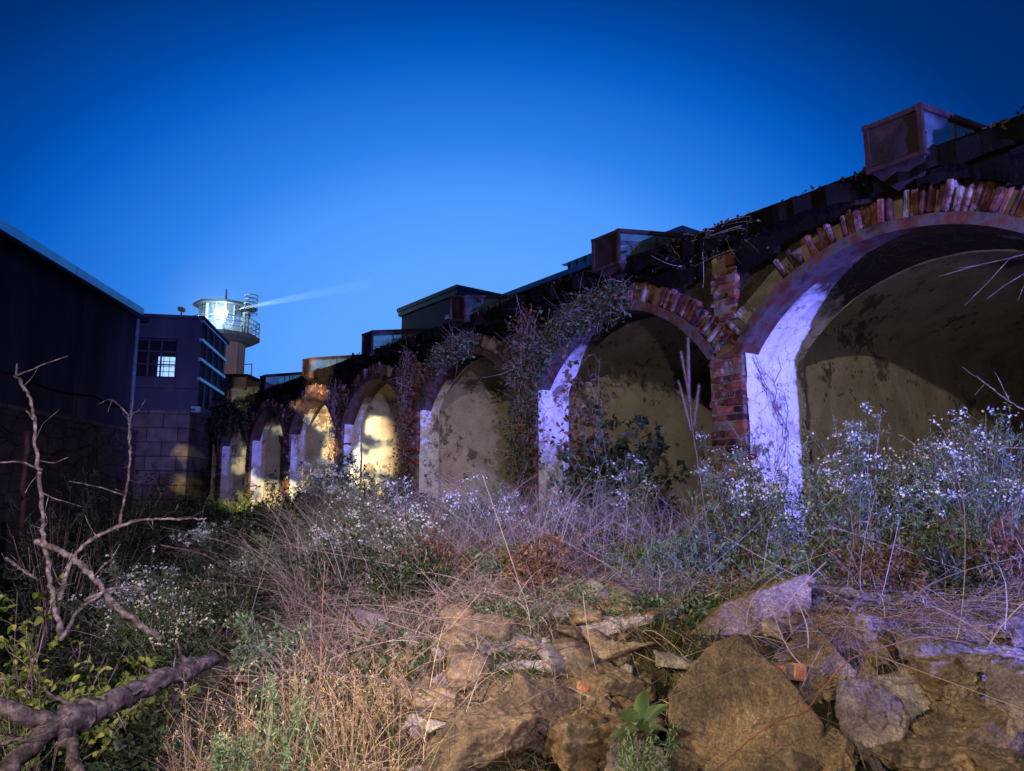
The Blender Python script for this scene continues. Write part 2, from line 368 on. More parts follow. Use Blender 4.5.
# denser angles in front of the camera
th = np.concatenate([np.linspace(-180, -50, 50, endpoint=False), np.linspace(-50, 50, 300, endpoint=False), np.linspace(50, 180, 50, endpoint=False)])
gv = [(0, 0, g(0, 0))]
for r in rs:
    for t in th:
        x, y = r*math.sin(R(t)), r*math.cos(R(t)); gv.append((x, y, g(x, y)))
nt_ = len(th)
tri = [[0, 1+(k+1) % nt_, 1+k] for k in range(nt_)]
quad = [[1+i*nt_+k, 1+i*nt_+(k+1)%nt_, 1+(i+1)*nt_+(k+1)%nt_, 1+(i+1)*nt_+k] for i in range(NR-1) for k in range(nt_)]
mb.add(gv, tri); mb.v.append(np.zeros((0,3),np.float32)); mb.f.append(np.array(quad)); mb.t.append(np.full(len(quad), .5, np.float32))
tag(mb.build('ground', M_ground, smooth=True), 'dark earth bank sloping down from the brick arches', 'ground', kind='structure')

# ------------------------------------------------------------------ cell block
B = empty('cell_block', fac(0, 0, 0), 'derelict brick cell block, long row of open arched vaults under a ragged black roof', 'building', rz=AZ)
SP, C0, HALF, RISE = 3.15, 2.55, 1.375, .72
RAD = (HALF**2+RISE**2)/(2*RISE); ZC = EYE+2.01-RAD; ZS = EYE+2.01-RISE
HA = math.asin(HALF/RAD)
FLOOR = .72
EAVE = EYE+2.42
bays = list(range(-1, 8))
def cen(k): return C0+SP*k
# pier bricks
def brick_course(mb, a0, a1, z, b0, depth, pattern, jit=.006, miss=.03):
    a = a0; i = 0
    ls = pattern
    while a < a1-.03:
        L = min(ls[i % len(ls)], a1-a); i += 1
        if a1-(a+L) < .05: L = a1-a
        if random.random() > miss:
            off = random.gauss(0, .006)
            off -= random.choice([0,0,0,.02,-.03,.0]); rbox(mb, (b0+off, a+.005, z+.005), (b0+depth, a+L-.005, z+.068), random.random(), jit*.7, bev=.009)
        a += L
for k in range(-1, 9):
    ac = cen(k)-SP/2
    m = MB(); zi = 0; z = FLOOR-.3
    while z < ZS-.02:
        pat = [.21, .10, .10] if zi % 2 == 0 else [.10, .21, .10]
        w = .19+random.uniform(-.01, .01)
        brick_course(m, ac-w, ac+w, z, -.06, .22, pat, .01, .05)
        # side returns in the reveal
        z += .075; zi += 1
    # stub up to the eave
    while z < EAVE-.12:
        w = .15
        off = 0
        brick_course(m, ac-w+off, ac+w+off, z, -.03, .22, [.21, .10] if zi % 2 else [.10, .21], .012, .04)
        z += .075; zi += 1
    m.build('pier', M_brick, B)
    m = MB(); box(m, (-.045, ac-.18, FLOOR-.4), (.3, ac+.18, ZS-.03)); box(m, (-.015, ac-.13, ZS-.03), (.3, ac+.13, EAVE-.17)); m.build('pier_core', M_mortar, B)
for k in bays:
    c = cen(k)
    # voussoir ring
    m = MB(); n = 58; keep = 1.0
    for i in range(n):
        t = -HA*1.02 + (i+.5)*2*HA*1.02/n
        if random.random() < .06 or noise.noise(Vector((t*2.3, k*3.1, 4))) > .45: continue
        rad = .235 + random.uniform(-.05, .02)
        if random.random() < .12: rad = .12
        Mx = Matrix.Translation((0, c, ZC)) @ Matrix.Rotation(-t, 4, 'X') @ Matrix.Translation((0, 0, RAD+.085))
        rbox(m, (-.045+random.gauss(0, .018), -.027, 0), (.16, .026, rad), random.random(), .006, bev=.010, M=Mx @ Matrix.Rotation(random.gauss(0, .03), 4, 'X'))
    m.build('arch_ring', M_ring, B)
    m = MB(); v = []
    for i in range(41):
        t = -HA*1.02+i*2*HA*1.02/40
        for rr in (RAD+.07, RAD+.26+.02*noise.noise(Vector((t*7, k, 0)))): v.append((-.012+.012*noise.noise(Vector((t*9, rr*9, k))), c+rr*math.sin(t), ZC+rr*math.cos(t)))
    m.add(v, [[2*i, 2*i+2, 2*i+3, 2*i+1] for i in range(40)]); m.build('ring_mortar', M_mortar, B)
    # smooth stained band under the ring
    m = MB(); n = 36; v = []
    for i in range(n+1):
        t = -HA*1.03+i*2*HA*1.03/n
        for (rr, bb) in ((RAD-.012, -.075), (RAD+.08, -.075), (RAD+.08, .2), (RAD-.012, .2)):
            rr += .006*noise.noise(Vector((t*4, bb*3, k)))
            v.append((bb, c+rr*math.sin(t), ZC+rr*math.cos(t)))
    f = [[i*4+j, i*4+(j+1)%4, (i+1)*4+(j+1)%4, (i+1)*4+j] for i in range(n) for j in range(4)] 
    m.add(v, f); m.build('arch_band', M_band, B)
    # spandrel backing and bricks
    m = MB(); v = []; n = 40
    for i in range(n+1):
        a = -SP/2+i*SP/n
        za = ZS if abs(a) >= HALF else ZC+math.sqrt(RAD**2-a*a)
        for zz in (za+.06, EAVE+.05): v.append((.04, c+a, zz))
    m.add(v, [[2*i, 2*i+2, 2*i+3, 2*i+1] for i in range(n)])
    m.build('spandrel_wall', M_soil, B)
    # reveal (limewashed) + vault
    def profile(hw, zs, rise):
        pr = []; nz = 22; rd = (hw*hw+rise*rise)/(2*rise); ha = math.asin(hw/rd)
        for i in range(nz): pr.append((-hw, FLOOR-.3+(zs-FLOOR+.3)*i/nz))
        for i in range(31):
            t = -ha+2*ha*i/30; pr.append((rd*math.sin(t), zs+rise-rd+rd*math.cos(t)))
        for i in range(1, nz+1): pr.append((hw, zs-(zs-FLOOR+.3)*i/nz))
        return pr
    prA = profile(HALF, ZS, RISE); prB = profile(HALF+.11, EYE+1.8, .5)
    def sheet(bs, name, mat, amp, fr, pr, lead=None):
        m = MB(); v = []
        rows = [(b, pr) for b in bs]
        if lead: rows = [(bs[0]-.001, lead)]+rows
        for b, pp in rows:
            hw = pp[-1][0]
            for (a, z) in pp:
                d = amp*noise.noise(Vector((b*fr, (a+c)*fr, z*fr)))+amp*.5*noise.noise(Vector((b*fr*3, (a+c)*fr*3, z*fr*3)))
                s = 1 if a > 0 else -1
                side = abs(a) > hw*.9
                v.append((b, c+a+(d if side else 0)*s, z+(0 if side else d)))
        npf = len(pr)
        m.add(v, [[i*npf+j, i*npf+j+1, (i+1)*npf+j+1, (i+1)*npf+j] for i in range(len(rows)-1) for j in range(npf-1)])
        return m.build(name, mat, B, smooth=False if lead else True)
    jd = .95 if k <= 0 else (.52 if k == 1 else .36)  # reveal depth follows the violet light's edge, so the limewash paints the lit strip
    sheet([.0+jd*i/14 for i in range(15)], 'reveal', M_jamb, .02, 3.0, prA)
    sheet([jd+(8-jd)*i/60 for i in range(61)], 'vault', M_vault, .02, 1.5, prB, prA)
m = MB(); box(m, (8.0, cen(-1)-SP/2, FLOOR-.5), (8.2, cen(7)+SP/2, EAVE)); m.build('rear_wall', M_vault, B)
for a in (cen(-1)-SP/2-.25, cen(7)+SP/2+.05):
    m = MB(); box(m, (.02, a, FLOOR-.6), (8.2, a+.2, EAVE)); m.build('end_wall', M_stonewall, B)
m = MB(); box(m, (.02, cen(-1)-SP/2, FLOOR-.5), (8.0, cen(7)+SP/2, FLOOR)); m.build('cell_floor', M_ground, B)
# roof: warped tar-paper deck with torn eave
def roof_z(b, a):
    z = EAVE+.07+.055*min(b+.3, 4.2)
    z += .05*noise.noise(Vector((a*.8, b*1.2, 1)))+.035*noise.noise(Vector((a*3.5, b*3.5, 7)))
    return z
m = MB(); A = np.arange(cen(-1)-SP/2-.3, cen(7)+SP/2+.4, .07); bb = [-1]+[0.0, .12, .25, .4, .6, .9, 1.3, 1.9, 2.7, 3.6, 4.6, 6, 8.3]
v = []; nb = len(bb)+1
for a in A:
    e = -.2+.13*noise.noise(Vector((a*1.7, 0, 5)))+.09*noise.noise(Vector((a*6, 0, 9)))
    row = [(e+.015, a, roof_z(e, a)-.16-.06*noise.noise(Vector((a*5, 2, 2)))-.05*abs(noise.noise(Vector((a*14, 2, 2)))))]
    for q in bb:
        b = e if q == -1 else q
        row.append((b, a, roof_z(b, a)+(.02*noise.noise(Vector((a*7, b*4, 2))) if q <= .4 else 0)))
    v += row
m.add(v, [[i*nb+j, i*nb+j+1, (i+1)*nb+j+1, (i+1)*nb+j] for i in range(len(A)-1) for j in range(nb-1)])
v2 = []
for a in A:  # dark soffit
    v2 += [(-.15+.08*noise.noise(Vector((a*3, 0, 5))), a, EAVE+.0+.03*noise.noise(Vector((a*4, 0, 1)))), (8.3, a, EAVE+.1)]
m.add(v2, [[i*2, i*2+1, i*2+3, i*2+2] for i in range(len(A)-1)])
m.build('roof', M_roof, B)
# torn felt, battens and crumbled debris along the eave
m = MB()
for i in range(900):
    a = random.uniform(cen(-1)-1, cen(7)+1.4); b = random.gauss(-.02, .12); z = roof_z(max(b, -.2), a)+random.uniform(-.10, .025)
    s = random.uniform(.008, .034)
    Mx = Matrix.Translation((b, a, z)) @ Matrix.Rotation(random.uniform(0, 3), 4, 'Z') @ Matrix.Rotation(random.gauss(0, .5), 4, 'X')
    box(m, (-s*.8, -s*1.3, -s*.25), (s*.8, s*1.3, s*.25), .5, s*.35, Mx)
for i in range(50):
    a = random.uniform(cen(-1)-1, cen(7)+1.4); L = random.uniform(.3, 1.1); b = random.uniform(-.2, -.05); z = roof_z(-.1, a)-random.uniform(.1, .24)
    Mx = Matrix.Translation((b, a, z)) @ Matrix.Rotation(random.gauss(0, .12), 4, 'X') @ Matrix.Rotation(random.gauss(0, .12), 4, 'Z')
    box(m, (-.010, -L/2, -.02), (.010, L/2, .02), .5, .004, Mx)
# rotted felt hanging over the head of the wall, its torn edge following the arches
A2 = np.arange(cen(-1)-SP/2, cen(7)+SP/2, .035); v = []
for a in A2:
    kk = round((a-C0)/SP); e = abs(a-cen(kk))
    rt = ZC+math.sqrt(max(0, (RAD+.33)**2-e*e)) if e < RAD+.33 else ZS
    lowz = max(rt, EAVE-.34)-.02+.07*noise.noise(Vector((a*2.2, 3, 3)))+.05*noise.noise(Vector((a*9, 3, 3)))+.03*noise.noise(Vector((a*31, 3, 3)))
    if e > SP/2-.2: lowz = max(lowz, EAVE-.12)
    topz = EAVE+.1
    for q in range(4):
        t = q/3; v.append((-.17+.09*t+.03*noise.noise(Vector((a*3, q, 8))), a, topz+(min(lowz, topz-.03)-topz)*t))
m.add(v, [[i*4+q, i*4+q+1, i*4+q+5, i*4+q+4] for i in range(len(A2)-1) for q in range(3)])
m.build('torn_eave', M_roof, B)
P_ = []
for i in range(9000):
    a = random.uniform(cen(-1)-1, cen(7)+1.4); b = abs(random.gauss(0, .35))-.22
    if noise.noise(Vector((a*.9, b, 11))) > -.05: P_.append((b, a, roof_z(b, a)+random.uniform(0, .035)))
m = MB(); leaves(m, np.array(P_), .05, .035, .1); m.build('fallen_leaves', M_soil, B)
# skylights
def bar(mb, p, q, w, tint=.5):
    p = Vector(p); q = Vector(q); d = (q-p); L = d.length; d.normalize()
    rot = d.to_track_quat('X', 'Z').to_matrix().to_4x4()
    box(mb, (0, -w/2, -w/2), (L, w/2, w/2), tint, .002, Matrix.Translation(p) @ rot)
SLW, SLL = .20, 2.2
for k in bays:
    c = cen(k)-.22; b0 = -.28; z0 = EAVE+.03; z1 = EYE+2.81; sl = .17
    dz = random.uniform(-.04, .04) if k not in (0, 1) else 0; tl = random.uniform(-.05, .05) if k > 1 else .0
    m = MB(); w = .035
    def P(b, s, top): return (b, c+s*SLW, (z1 if top else z0)+sl*(b-b0)+dz+s*tl)
    for s in (-1, 1):
        for b in (b0, b0+SLL*.5, b0+SLL): bar(m, P(b, s, 0), P(b, s, 1), w if b == b0 else w*.7)
        for tpp in (0, 1): bar(m, P(b0-.02, s, tpp), P(b0+SLL, s, tpp), w*(1.3 if tpp else 1))
    for tpp in (0, 1):
        bar(m, P(b0, -1, tpp), P(b0, 1, tpp), w); bar(m, P(b0+SLL, -1, tpp), P(b0+SLL, 1, tpp), w)
    for s in (-1, 1):
        for q in (.28, .72): bar(m, P(b0+SLL*q, s, 0), P(b0+SLL*q, s, 1), .016)
    for q in range(14): # flashing scraps and curled rust
        bq = b0+random.uniform(0, SLL*.8); s = random.choice((-1,1)); z_ = P(bq, s, 0)[2]
        Mx = Matrix.Translation((bq, c+s*(SLW+.01), z_+random.uniform(-.05,.03))) @ Matrix.Rotation(random.gauss(0,.4), 4, 'Y'); box(m, (-.06,-.012,-.03), (.06,.012,.02), .5, .012, Mx)
    sk = m.build('skylight', M_rust, B)
    m = MB(); m.add([P(b0, -1, 1), P(b0+SLL, -1, 1), P(b0+SLL, 1, 1), P(b0, 1, 1)], [[0,1,2,3]]); m.build('top_pane', M_glass, sk)
    m = MB(); x = b0+.004
    nn = 8; v = []
    for i in range(nn+1):
        for j in range(nn+1):
            y = c-SLW+2*SLW*i/nn; z = z0+dz+(z1-z0)*j/nn
            v.append((x+.02*noise.noise(Vector((i*.35, j*.35, k*3))), y, z))
    m.add(v, [[i*(nn+1)+j, (i+1)*(nn+1)+j, (i+1)*(nn+1)+j+1, i*(nn+1)+j+1] for i in range(nn) for j in range(nn)])
    m.build('end_panel', M_rustd, sk, smooth=True)
    m = MB(); x = b0+SLL-.004
    m.add([(x, c-SLW, P(x,0,0)[2]), (x, c+SLW, P(x,0,0)[2]), (x, c+SLW, P(x,0,1)[2]), (x, c-SLW, P(x,0,1)[2])], [[0,1,2,3]]); m.build('end_panel', M_rustd, sk)
    for s in (-1, 1):
        m = MB(); a1 = P(b0+.02, s, 0); a2 = P(b0+SLL-.02, s, 0); a3 = P(b0+SLL-.02, s, 1); a4 = P(b0+.02, s, 1)
        m.add([a1, a2, a3, a4], [[0,1,2,3]]); m.build('pane', M_glass, sk)
    # tapered neck under the overhanging end
    m = MB(); v = []
    for (sw, bo, bl, zz) in ((1, 0, 1.2, z0+dz), (.9, .06, 1.1, z0+dz-.05), (.5, .22, .9, z0+dz-.17), (.42, .28, .8, EAVE-.12)):
        for (sb, s) in ((0,-1),(1,-1),(1,1),(0,1)):
            bq = b0+(bo if sb == 0 else bl); v.append((bq, c+s*SLW*sw, zz+sl*(bq-b0)+random.uniform(-.012, .012)))
    m.add(v, [[i*4+j, i*4+(j+1)%4, (i+1)*4+(j+1)%4, (i+1)*4+j] for i in range(3) for j in range(4)]); m.build('neck', M_rust, sk)
# taller spine of the block behind
m = MB(); box(m, (9.0, 12.0, FLOOR), (15, 24, EYE+6.8))
m.build('spine_wall', M_far, B)
m = MB(); box(m, (8.7, 11.8, EYE+6.81), (15.3, 24.2, EYE+6.98)); m.build('spine_roof', M_coping, B)

# ------------------------------------------------------------------ other buildings
def wallbox(mb, p, q, t, z0, z1, tint=.5):
    """upright slab whose visible face runs p->q, thickness t to the left of p->q"""
    p = Vector((*p, 0)); q = Vector((*q, 0)); d = (q-p).normalized(); n = Vector((-d.y, d.x, 0))
    vs = []
    for a in (p, q):
        for o in (0, t):
            for z in (z0, z1): vs.append((a.x+n.x*o, a.y+n.y*o, z))
    mb.add(vs, BOXF, tint)
# prison wing on the left: face runs from behind the camera to the far corner
_c = pt(141, 309, 20.0); _t = (EYE+5.16-EYE)
WT = _c.z
_d = ray(0, 221); _s = (WT-EYE)/_d[2]; _n = Vector((_d[0]*_s, _d[1]*_s, 0))
_h = (_n-Vector((_c.x, _c.y, 0))).normalized()
p_far = (_c.x, _c.y); p_near = (_c.x+_h.x*20, _c.y+_h.y*20)
hd = Vector((p_far[0]-p_near[0], p_far[1]-p_near[1], 0)).normalized(); hl = Vector((-hd.y, hd.x, 0))
wing = empty('prison_wing', (p_far[0], p_far[1], 0), 'long dark windowless prison wing with a pale blue coping, filling the side opposite the arches', 'building')
wing.rotation_euler[2] = math.atan2(hd.y, hd.x)
# local: +X along heading (away), +Y to the left (into wing), far corner at origin
m = MB(); box(m, (-20, 0, 3.0), (0, 9, WT-.25)); m.build('wall', M_wall_up, wing)
m = MB(); box(m, (-20, -.16, -1), (.0, 8.9, 3.15)); 
m.build('stone_base', M_stonewall, wing)
m = MB(); box(m, (-20, -.2, 3.15), (0, .0, 3.24)); m.build('string_course', M_block, wing)
m = MB()
for i in range(5): box(m, (-20.0+4*i, -.1, WT-.28), (-16.02+4*i, 9.1, WT), .5)
m.build('coping', M_coping, wing)
m = MB()
for xx in (-3.4, -7.2, -11.4): box(m, (xx, -.03, 3.3), (xx+.05, .0, WT-.3))
m.build('joint_strip', M_wall_up, wing)
m = MB(); tube(m, [(-20, -.19, WT-.34), (0, -.19, WT-.34)], .07, 8); m.build('gutter', M_wall_up, wing)
m = MB(); tube(m, [(-20+i*.5, -.05-.02*math.sin(i), 3.9-.12*abs(math.sin(i*.45))) for i in range(41)], .018, 5); m.build('cable', M_roof, wing)
m = MB(); tube(m, [(-.35, -.09, 0), (-.35, -.09, WT-.3)], .05, 8); m.build('drain_pipe', M_steel, wing)

# linking block with the glazed gallery
_a = pt(201, 320, 20.9); LT = _a.z; _b2 = pt(142, 317, 20.6)
c0 = Vector((_b2.x, _b2.y, 0)); c1 = Vector((_a.x, _a.y, 0))   # front face
ad = Vector((-.7, 3.5, 0)).normalized()
rzm = math.atan2((c1-c0).y, (c1-c0).x)
link = empty('linking_block', c1, 'square stone linking block with one small grid window with sky glow and slatted gallery side', 'building')
link.rotation_euler[2] = math.atan2(ad.y, ad.x)-R(90)
# local: origin front right corner, -X along the front to the left, +Y away
x0 = -2.7
m = MB()
za, zb = pt(170, 379, 20.8).z, pt(170, 339, 20.8).z
box(m, (x0, 0, EYE+2.3), (0, .3, za)); box(m, (x0, 0, zb), (0, .3, LT))
box(m, (x0, 0, za), (-1.82, .3, zb)); box(m, (-.62, 0, za), (0, .3, zb))
m.build('upper_wall', M_wall_up, link)
m = MB(); box(m, (x0, -.05, -1), (-.12, 3.3, EYE+2.3)); m.build('lower_wall', M_block, link)
m = MB()
for z in (EYE+2.28, EYE+2.95): box(m, (x0, -.1, z), (.02, 0, z+.07))
m.build('string_course', M_wall_up, link)
m = MB(); box(m, (x0, -.12, LT), (.12, 3.8, LT+.1)); box(m, (x0, .3, LT-.02), (0, 3.6, LT)); m.build('roof', M_wall_up, link)
m = MB(); box(m, (x0, 1.2, EYE+2.3), (-.3, 1.4, LT-.05)); m.build('inner_wall', M_dark, link)
# window opening with recessed frame
m = MB()
xa, xb = -1.82, -.62
bz = .08
for z in (za+.02, za+.42, za+.82, zb-.06): box(m, (xa, bz, z), (xb, bz+.05, z+.04))
for x in (xa, xa+.36, xa+.72, xb-.05): box(m, (x, bz, za), (x+.04, bz+.05, zb))
win = m.build('window', M_wall_up, link)
m = MB(); box(m, (xa, .28, za), (xb, .3, zb)); m.build('dark_pane', M_dark, win)
ml, nt, b = new_mat('sky_glow_pane'); b.inputs['Emission Color'].default_value = (.35,.65,1,1); b.inputs['Emission Strength'].default_value = 1.1  # no lamp inside: sky seen through the room, imitated by pane emission
b.inputs['Base Color'].default_value = (.3,.4,.5,1)
m = MB()
wx, wz = -1.18, za+.1
for i in range(3):
    for j in range(4):
        box(m, (wx+i*.165, .2, wz+j*.155), (wx+i*.165+.14, .22, wz+j*.155+.13))
m.build('pane', ml, win)
# gallery side: dark glazing between pale ledges
m = MB(); box(m, (-.06, 0.02, EYE+2.35), (0, 3.55, LT)); m.build('gallery_glazing', M_dark, link)
for i, z in enumerate((LT-.02, LT-.62, LT-1.22, LT-1.82)):
    m = MB(); box(m, (0, -.03, z-.04), (.09, 3.6, z+.05)); m.build('ledge', M_coping, link)
m = MB(); box(m, (-.1, -.05, EYE+2.25), (.16, 3.6, EYE+2.42)); m.build('sill', M_coping, link)
m = MB()
for y in (0, .88, 1.77, 2.65, 3.5): box(m, (-.0, y, EYE+2.4), (.05, y+.06, LT))
m.build('mullion', M_wall_up, link)

# hub roof block below the tower
m = MB(); q0 = pt(208, 385, 30); q1 = pt(246, 385, 30)
hb = empty('hub_building', (q0.x, 30, 0), 'low dark hub building at the foot of the guard tower', 'building')
box(m, (0, 0, 0), (q1.x-q0.x, 6, pt(230, 377, 30).z)); m.build('wall', M_wall_up, hb)
m = MB(); box(m, (-.1, -.1, pt(230, 377, 30).z), (q1.x-q0.x+.1, 6.1, pt(230, 377, 30).z+.12)); m.build('roof', M_roof, hb)

# guard tower
TY = 45.0
tc = pt(223.5, 340, TY); TX = tc.x
def tz(py): return pt(223.5, py, TY).z
px = TY/ray(223.5, 330)[1]/F      # metres per pixel there
tw = empty('guard_tower', (TX, TY, 0), 'tall guard tower with railed lantern gallery and glowing searchlight', 'tower')
def TB(): return MB()
m = TB(); cyl(m, (0,0), 20*px, 20*px, 0, tz(343), 8, rot=.5); m.build('shaft', M_tower, tw)
m = TB()
for k in range(8):
    a = 2*math.pi*(k+.5)/8; box(m, (-.04, -.04, 0), (.04, .04, tz(343)), .5, 0, Matrix.Translation((20*px*math.cos(a), 20*px*math.sin(a), 0)))
m.build('corner_strip', M_far, tw)
m = TB(); cyl(m, (0,0), 27*px, 34*px, tz(344), tz(340), 8, rot=.5); cyl(m, (0,0), 34*px, 34*px, tz(340), tz(336), 8, rot=.5); m.build('gallery', M_wall_up, tw)
m = TB()
for zz in (tz(331), tz(326), tz(321.5)):
    ring = [(33*px*math.cos(2*math.pi*(k+.5)/8), 33*px*math.sin(2*math.pi*(k+.5)/8), zz) for k in range(9)]; tube(m, ring, .03, 5, cap=False)
for k in range(8):
    for q in (0, .33, .66):
        a0 = 2*math.pi*(k+.5)/8; a1 = 2*math.pi*(k+1.5)/8
        x = 33*px*((1-q)*math.cos(a0)+q*math.cos(a1)); y = 33*px*((1-q)*math.sin(a0)+q*math.sin(a1)); tube(m, [(x, y, tz(336)), (x, y, tz(321))], .028, 5)
m.build('railing', M_steel, tw)
m = TB(); cyl(m, (0,0), 23*px, 23*px, tz(336), tz(327), 8, rot=.5); cab = m.build('cabin', M_steel, tw)
m = TB()
for k in range(8):
    a = 2*math.pi*(k+.5)/8; tube(m, [(23*px*math.cos(a), 23*px*math.sin(a), tz(327)), (23*px*math.cos(a), 23*px*math.sin(a), tz(308))], .1, 4)
    a2 = 2*math.pi*(k+1.5)/8
    x = 23*px*(math.cos(a)+math.cos(a2))/2; y = 23*px*(math.sin(a)+math.sin(a2))/2; tube(m, [(x, y, tz(327)), (x, y, tz(308))], .05, 4)
m.build('window_post', M_steel, cab)
for k in range(8):
    a = 2*math.pi*(k+.5)/8; a2 = 2*math.pi*(k+1.5)/8; rr = 22.6*px
    m = TB(); m.add([(rr*math.cos(a), rr*math.sin(a), tz(327)), (rr*math.cos(a2), rr*math.sin(a2), tz(327)), (rr*math.cos(a2), rr*math.sin(a2), tz(309)), (rr*math.cos(a), rr*math.sin(a), tz(309))], [[0,1,2,3]])
    m.build('window_pane', M_cglass, cab)
m = TB(); cyl(m, (0,0), 30*px, 30*px, tz(308.5), tz(306), 8, rot=.5); cyl(m, (0,0), 30*px, 8*px, tz(306), tz(301.5), 8, rot=.5); m.build('roof', M_wall_up, tw)
m = TB(); tube(m, [(0,0,tz(302)), (0,0,tz(289))], [.09,.03], 5); m.build('antenna', M_steel, tw)
m = TB(); e0 = 27*px
for sgn in (-1, 1): tube(m, [(e0+sgn*.0, sgn*.22-1, tz(336)), (e0, sgn*.22-1, tz(308)), (e0, sgn*.22-1, tz(300))], .03, 5)
for zz in (300, 304, 308, 313, 318): 
    tube(m, [(e0+.28+.42*math.cos(t), -1+.42*math.sin(t), tz(zz)) for t in np.linspace(0, 6.28, 13)], .03, 5, cap=False)
for t in (0, 1.6, 3.1, 4.7): tube(m, [(e0+.28+.42*math.cos(t), -1+.42*math.sin(t), tz(300)), (e0+.28+.42*math.cos(t), -1+.42*math.sin(t), tz(318))], .022, 4)
m.build('ladder_cage', M_steel, tw)
for sx in (-35, 24, 31):
    m = TB(); tube(m, [(sx*px, -1.2, tz(321)), (sx*px, -1.2, tz(316))], .05, 5); box(m, (sx*px-.12, -1.5, tz(316)), (sx*px+.14, -1.0, tz(312.5))); m.build('camera_box', M_roof, tw)
ml2, nt, b = new_mat('searchlight_bulb'); b.inputs['Emission Color'].default_value = (.62,.86,1,1); b.inputs['Emission Strength'].default_value = 60
m = TB()
bm_n = 12
for i in range(1): pass
def ball(mb, c, r, n=12, sq=(1,1,1)):
    v = []; f = []
    for i in range(n+1):
        for j in range(n*2):
            t = math.pi*i/n; p_ = math.pi*j/n; v.append((c[0]+r*sq[0]*math.sin(t)*math.cos(p_), c[1]+r*sq[1]*math.sin(t)*math.sin(p_), c[2]+r*sq[2]*math.cos(t)))
    for i in range(n):
        for j in range(n*2): f.append([i*2*n+j, (i+1)*2*n+j, (i+1)*2*n+(j+1)%(2*n), i*2*n+(j+1)%(2*n)])
    mb.add(v, f)
_l = pt(221, 313, TY-1.8)
lampc = (_l.x-TX, -1.8, _l.z)
ball(m, lampc, .36); sl = m.build('searchlight', ml2, tw, smooth=True)
m = TB(); tube(m, [(lampc[0], lampc[1]+.3, tz(336)), (lampc[0], lampc[1]+.3, tz(320))], .06, 6); m.build('lamp_stand', M_steel, sl)
ld = bpy.data.lights.new('searchlight_lamp', 'POINT'); ld.energy = 420; ld.color = (.55,.8,1); ld.shadow_soft_size = .4
lo = bpy.data.objects.new('searchlight_lamp', ld); COL.objects.link(lo); lo.location = (TX+lampc[0], TY+lampc[1]-.5, lampc[2])
# thin mast beside the tower
m = MB(); q = pt(251, 380, 34); tube(m, [(0,0,0), (0,0,pt(251,364,34).z)], .03, 5); tube(m, [(-.35,0,pt(251,364,34).z-.02),(0,0,pt(251,364,34).z)], .025, 4)
mo = m.build('aerial_mast', M_steel); mo.location = (q.x, 34, 0); tag(mo, 'thin aerial mast with a short crossarm beside the guard tower', 'mast')

# pale block seen above the arcade roof
cc = pt(458, 286, 34); cl = pt(402, 306, 38.5)
fb = empty('far_block', (cc.x, cc.y, 0), 'pale flat topped building rising over the middle of the brick block roof', 'building')
d = Vector((cl.x-cc.x, cl.y-cc.y, 0)); L = d.length
fb.rotation_euler[2] = math.atan2(d.y, d.x)
zt = cc.z
m = MB(); box(m, (0, -8, 0), (L, 0, zt-.45)); m.build('wall', M_far, fb)
m = MB(); box(m, (-.15, -8.1, zt-.45), (L+.15, .15, zt-.2)); box(m, (-.2, -8.2, zt-.2), (L+.2, .22, zt)); m.build('coping', M_steel, fb)
m = MB(); box(m, (0, .0, zt-2.35), (L, .06, zt-2.2)); m.build('string_course', M_coping, fb)
# ridge cupola
cq = pt(589, 276, 22.5); cu = empty('ridge_cupola', (cq.x, cq.y, cq.z-.4), 'small glazed cupola perched on the roof ridge behind the brick block', 'cupola', rz=AZ)
hh = pt(589, 262, 22.5).z-cq.z+.4
m = MB()
for x in (-.35, .35):
    for y in (-.6, -.2, .2, .6): box(m, (x-.03, y-.03, 0), (x+.03, y+.03, hh))
box(m, (-.4, -.65, .25), (.4, .65, .33)); m.build('frame', M_steel, cu)
m = MB(); m.add([(-.55,-.8,hh),(.55,-.8,hh),(.55,.8,hh),(-.55,.8,hh),(0,-.8,hh+.2),(0,.8,hh+.2)], [[0,1,2,3],[0,4,5,3],[1,2,5,4]]); m.build('roof', M_coping, cu)
m = MB(); m.add([(-.34,-.6,.3),(-.34,.6,.3),(-.34,.6,hh),(-.34,-.6,hh)], [[0,1,2,3]]); m.build('pane', M_glass, cu)
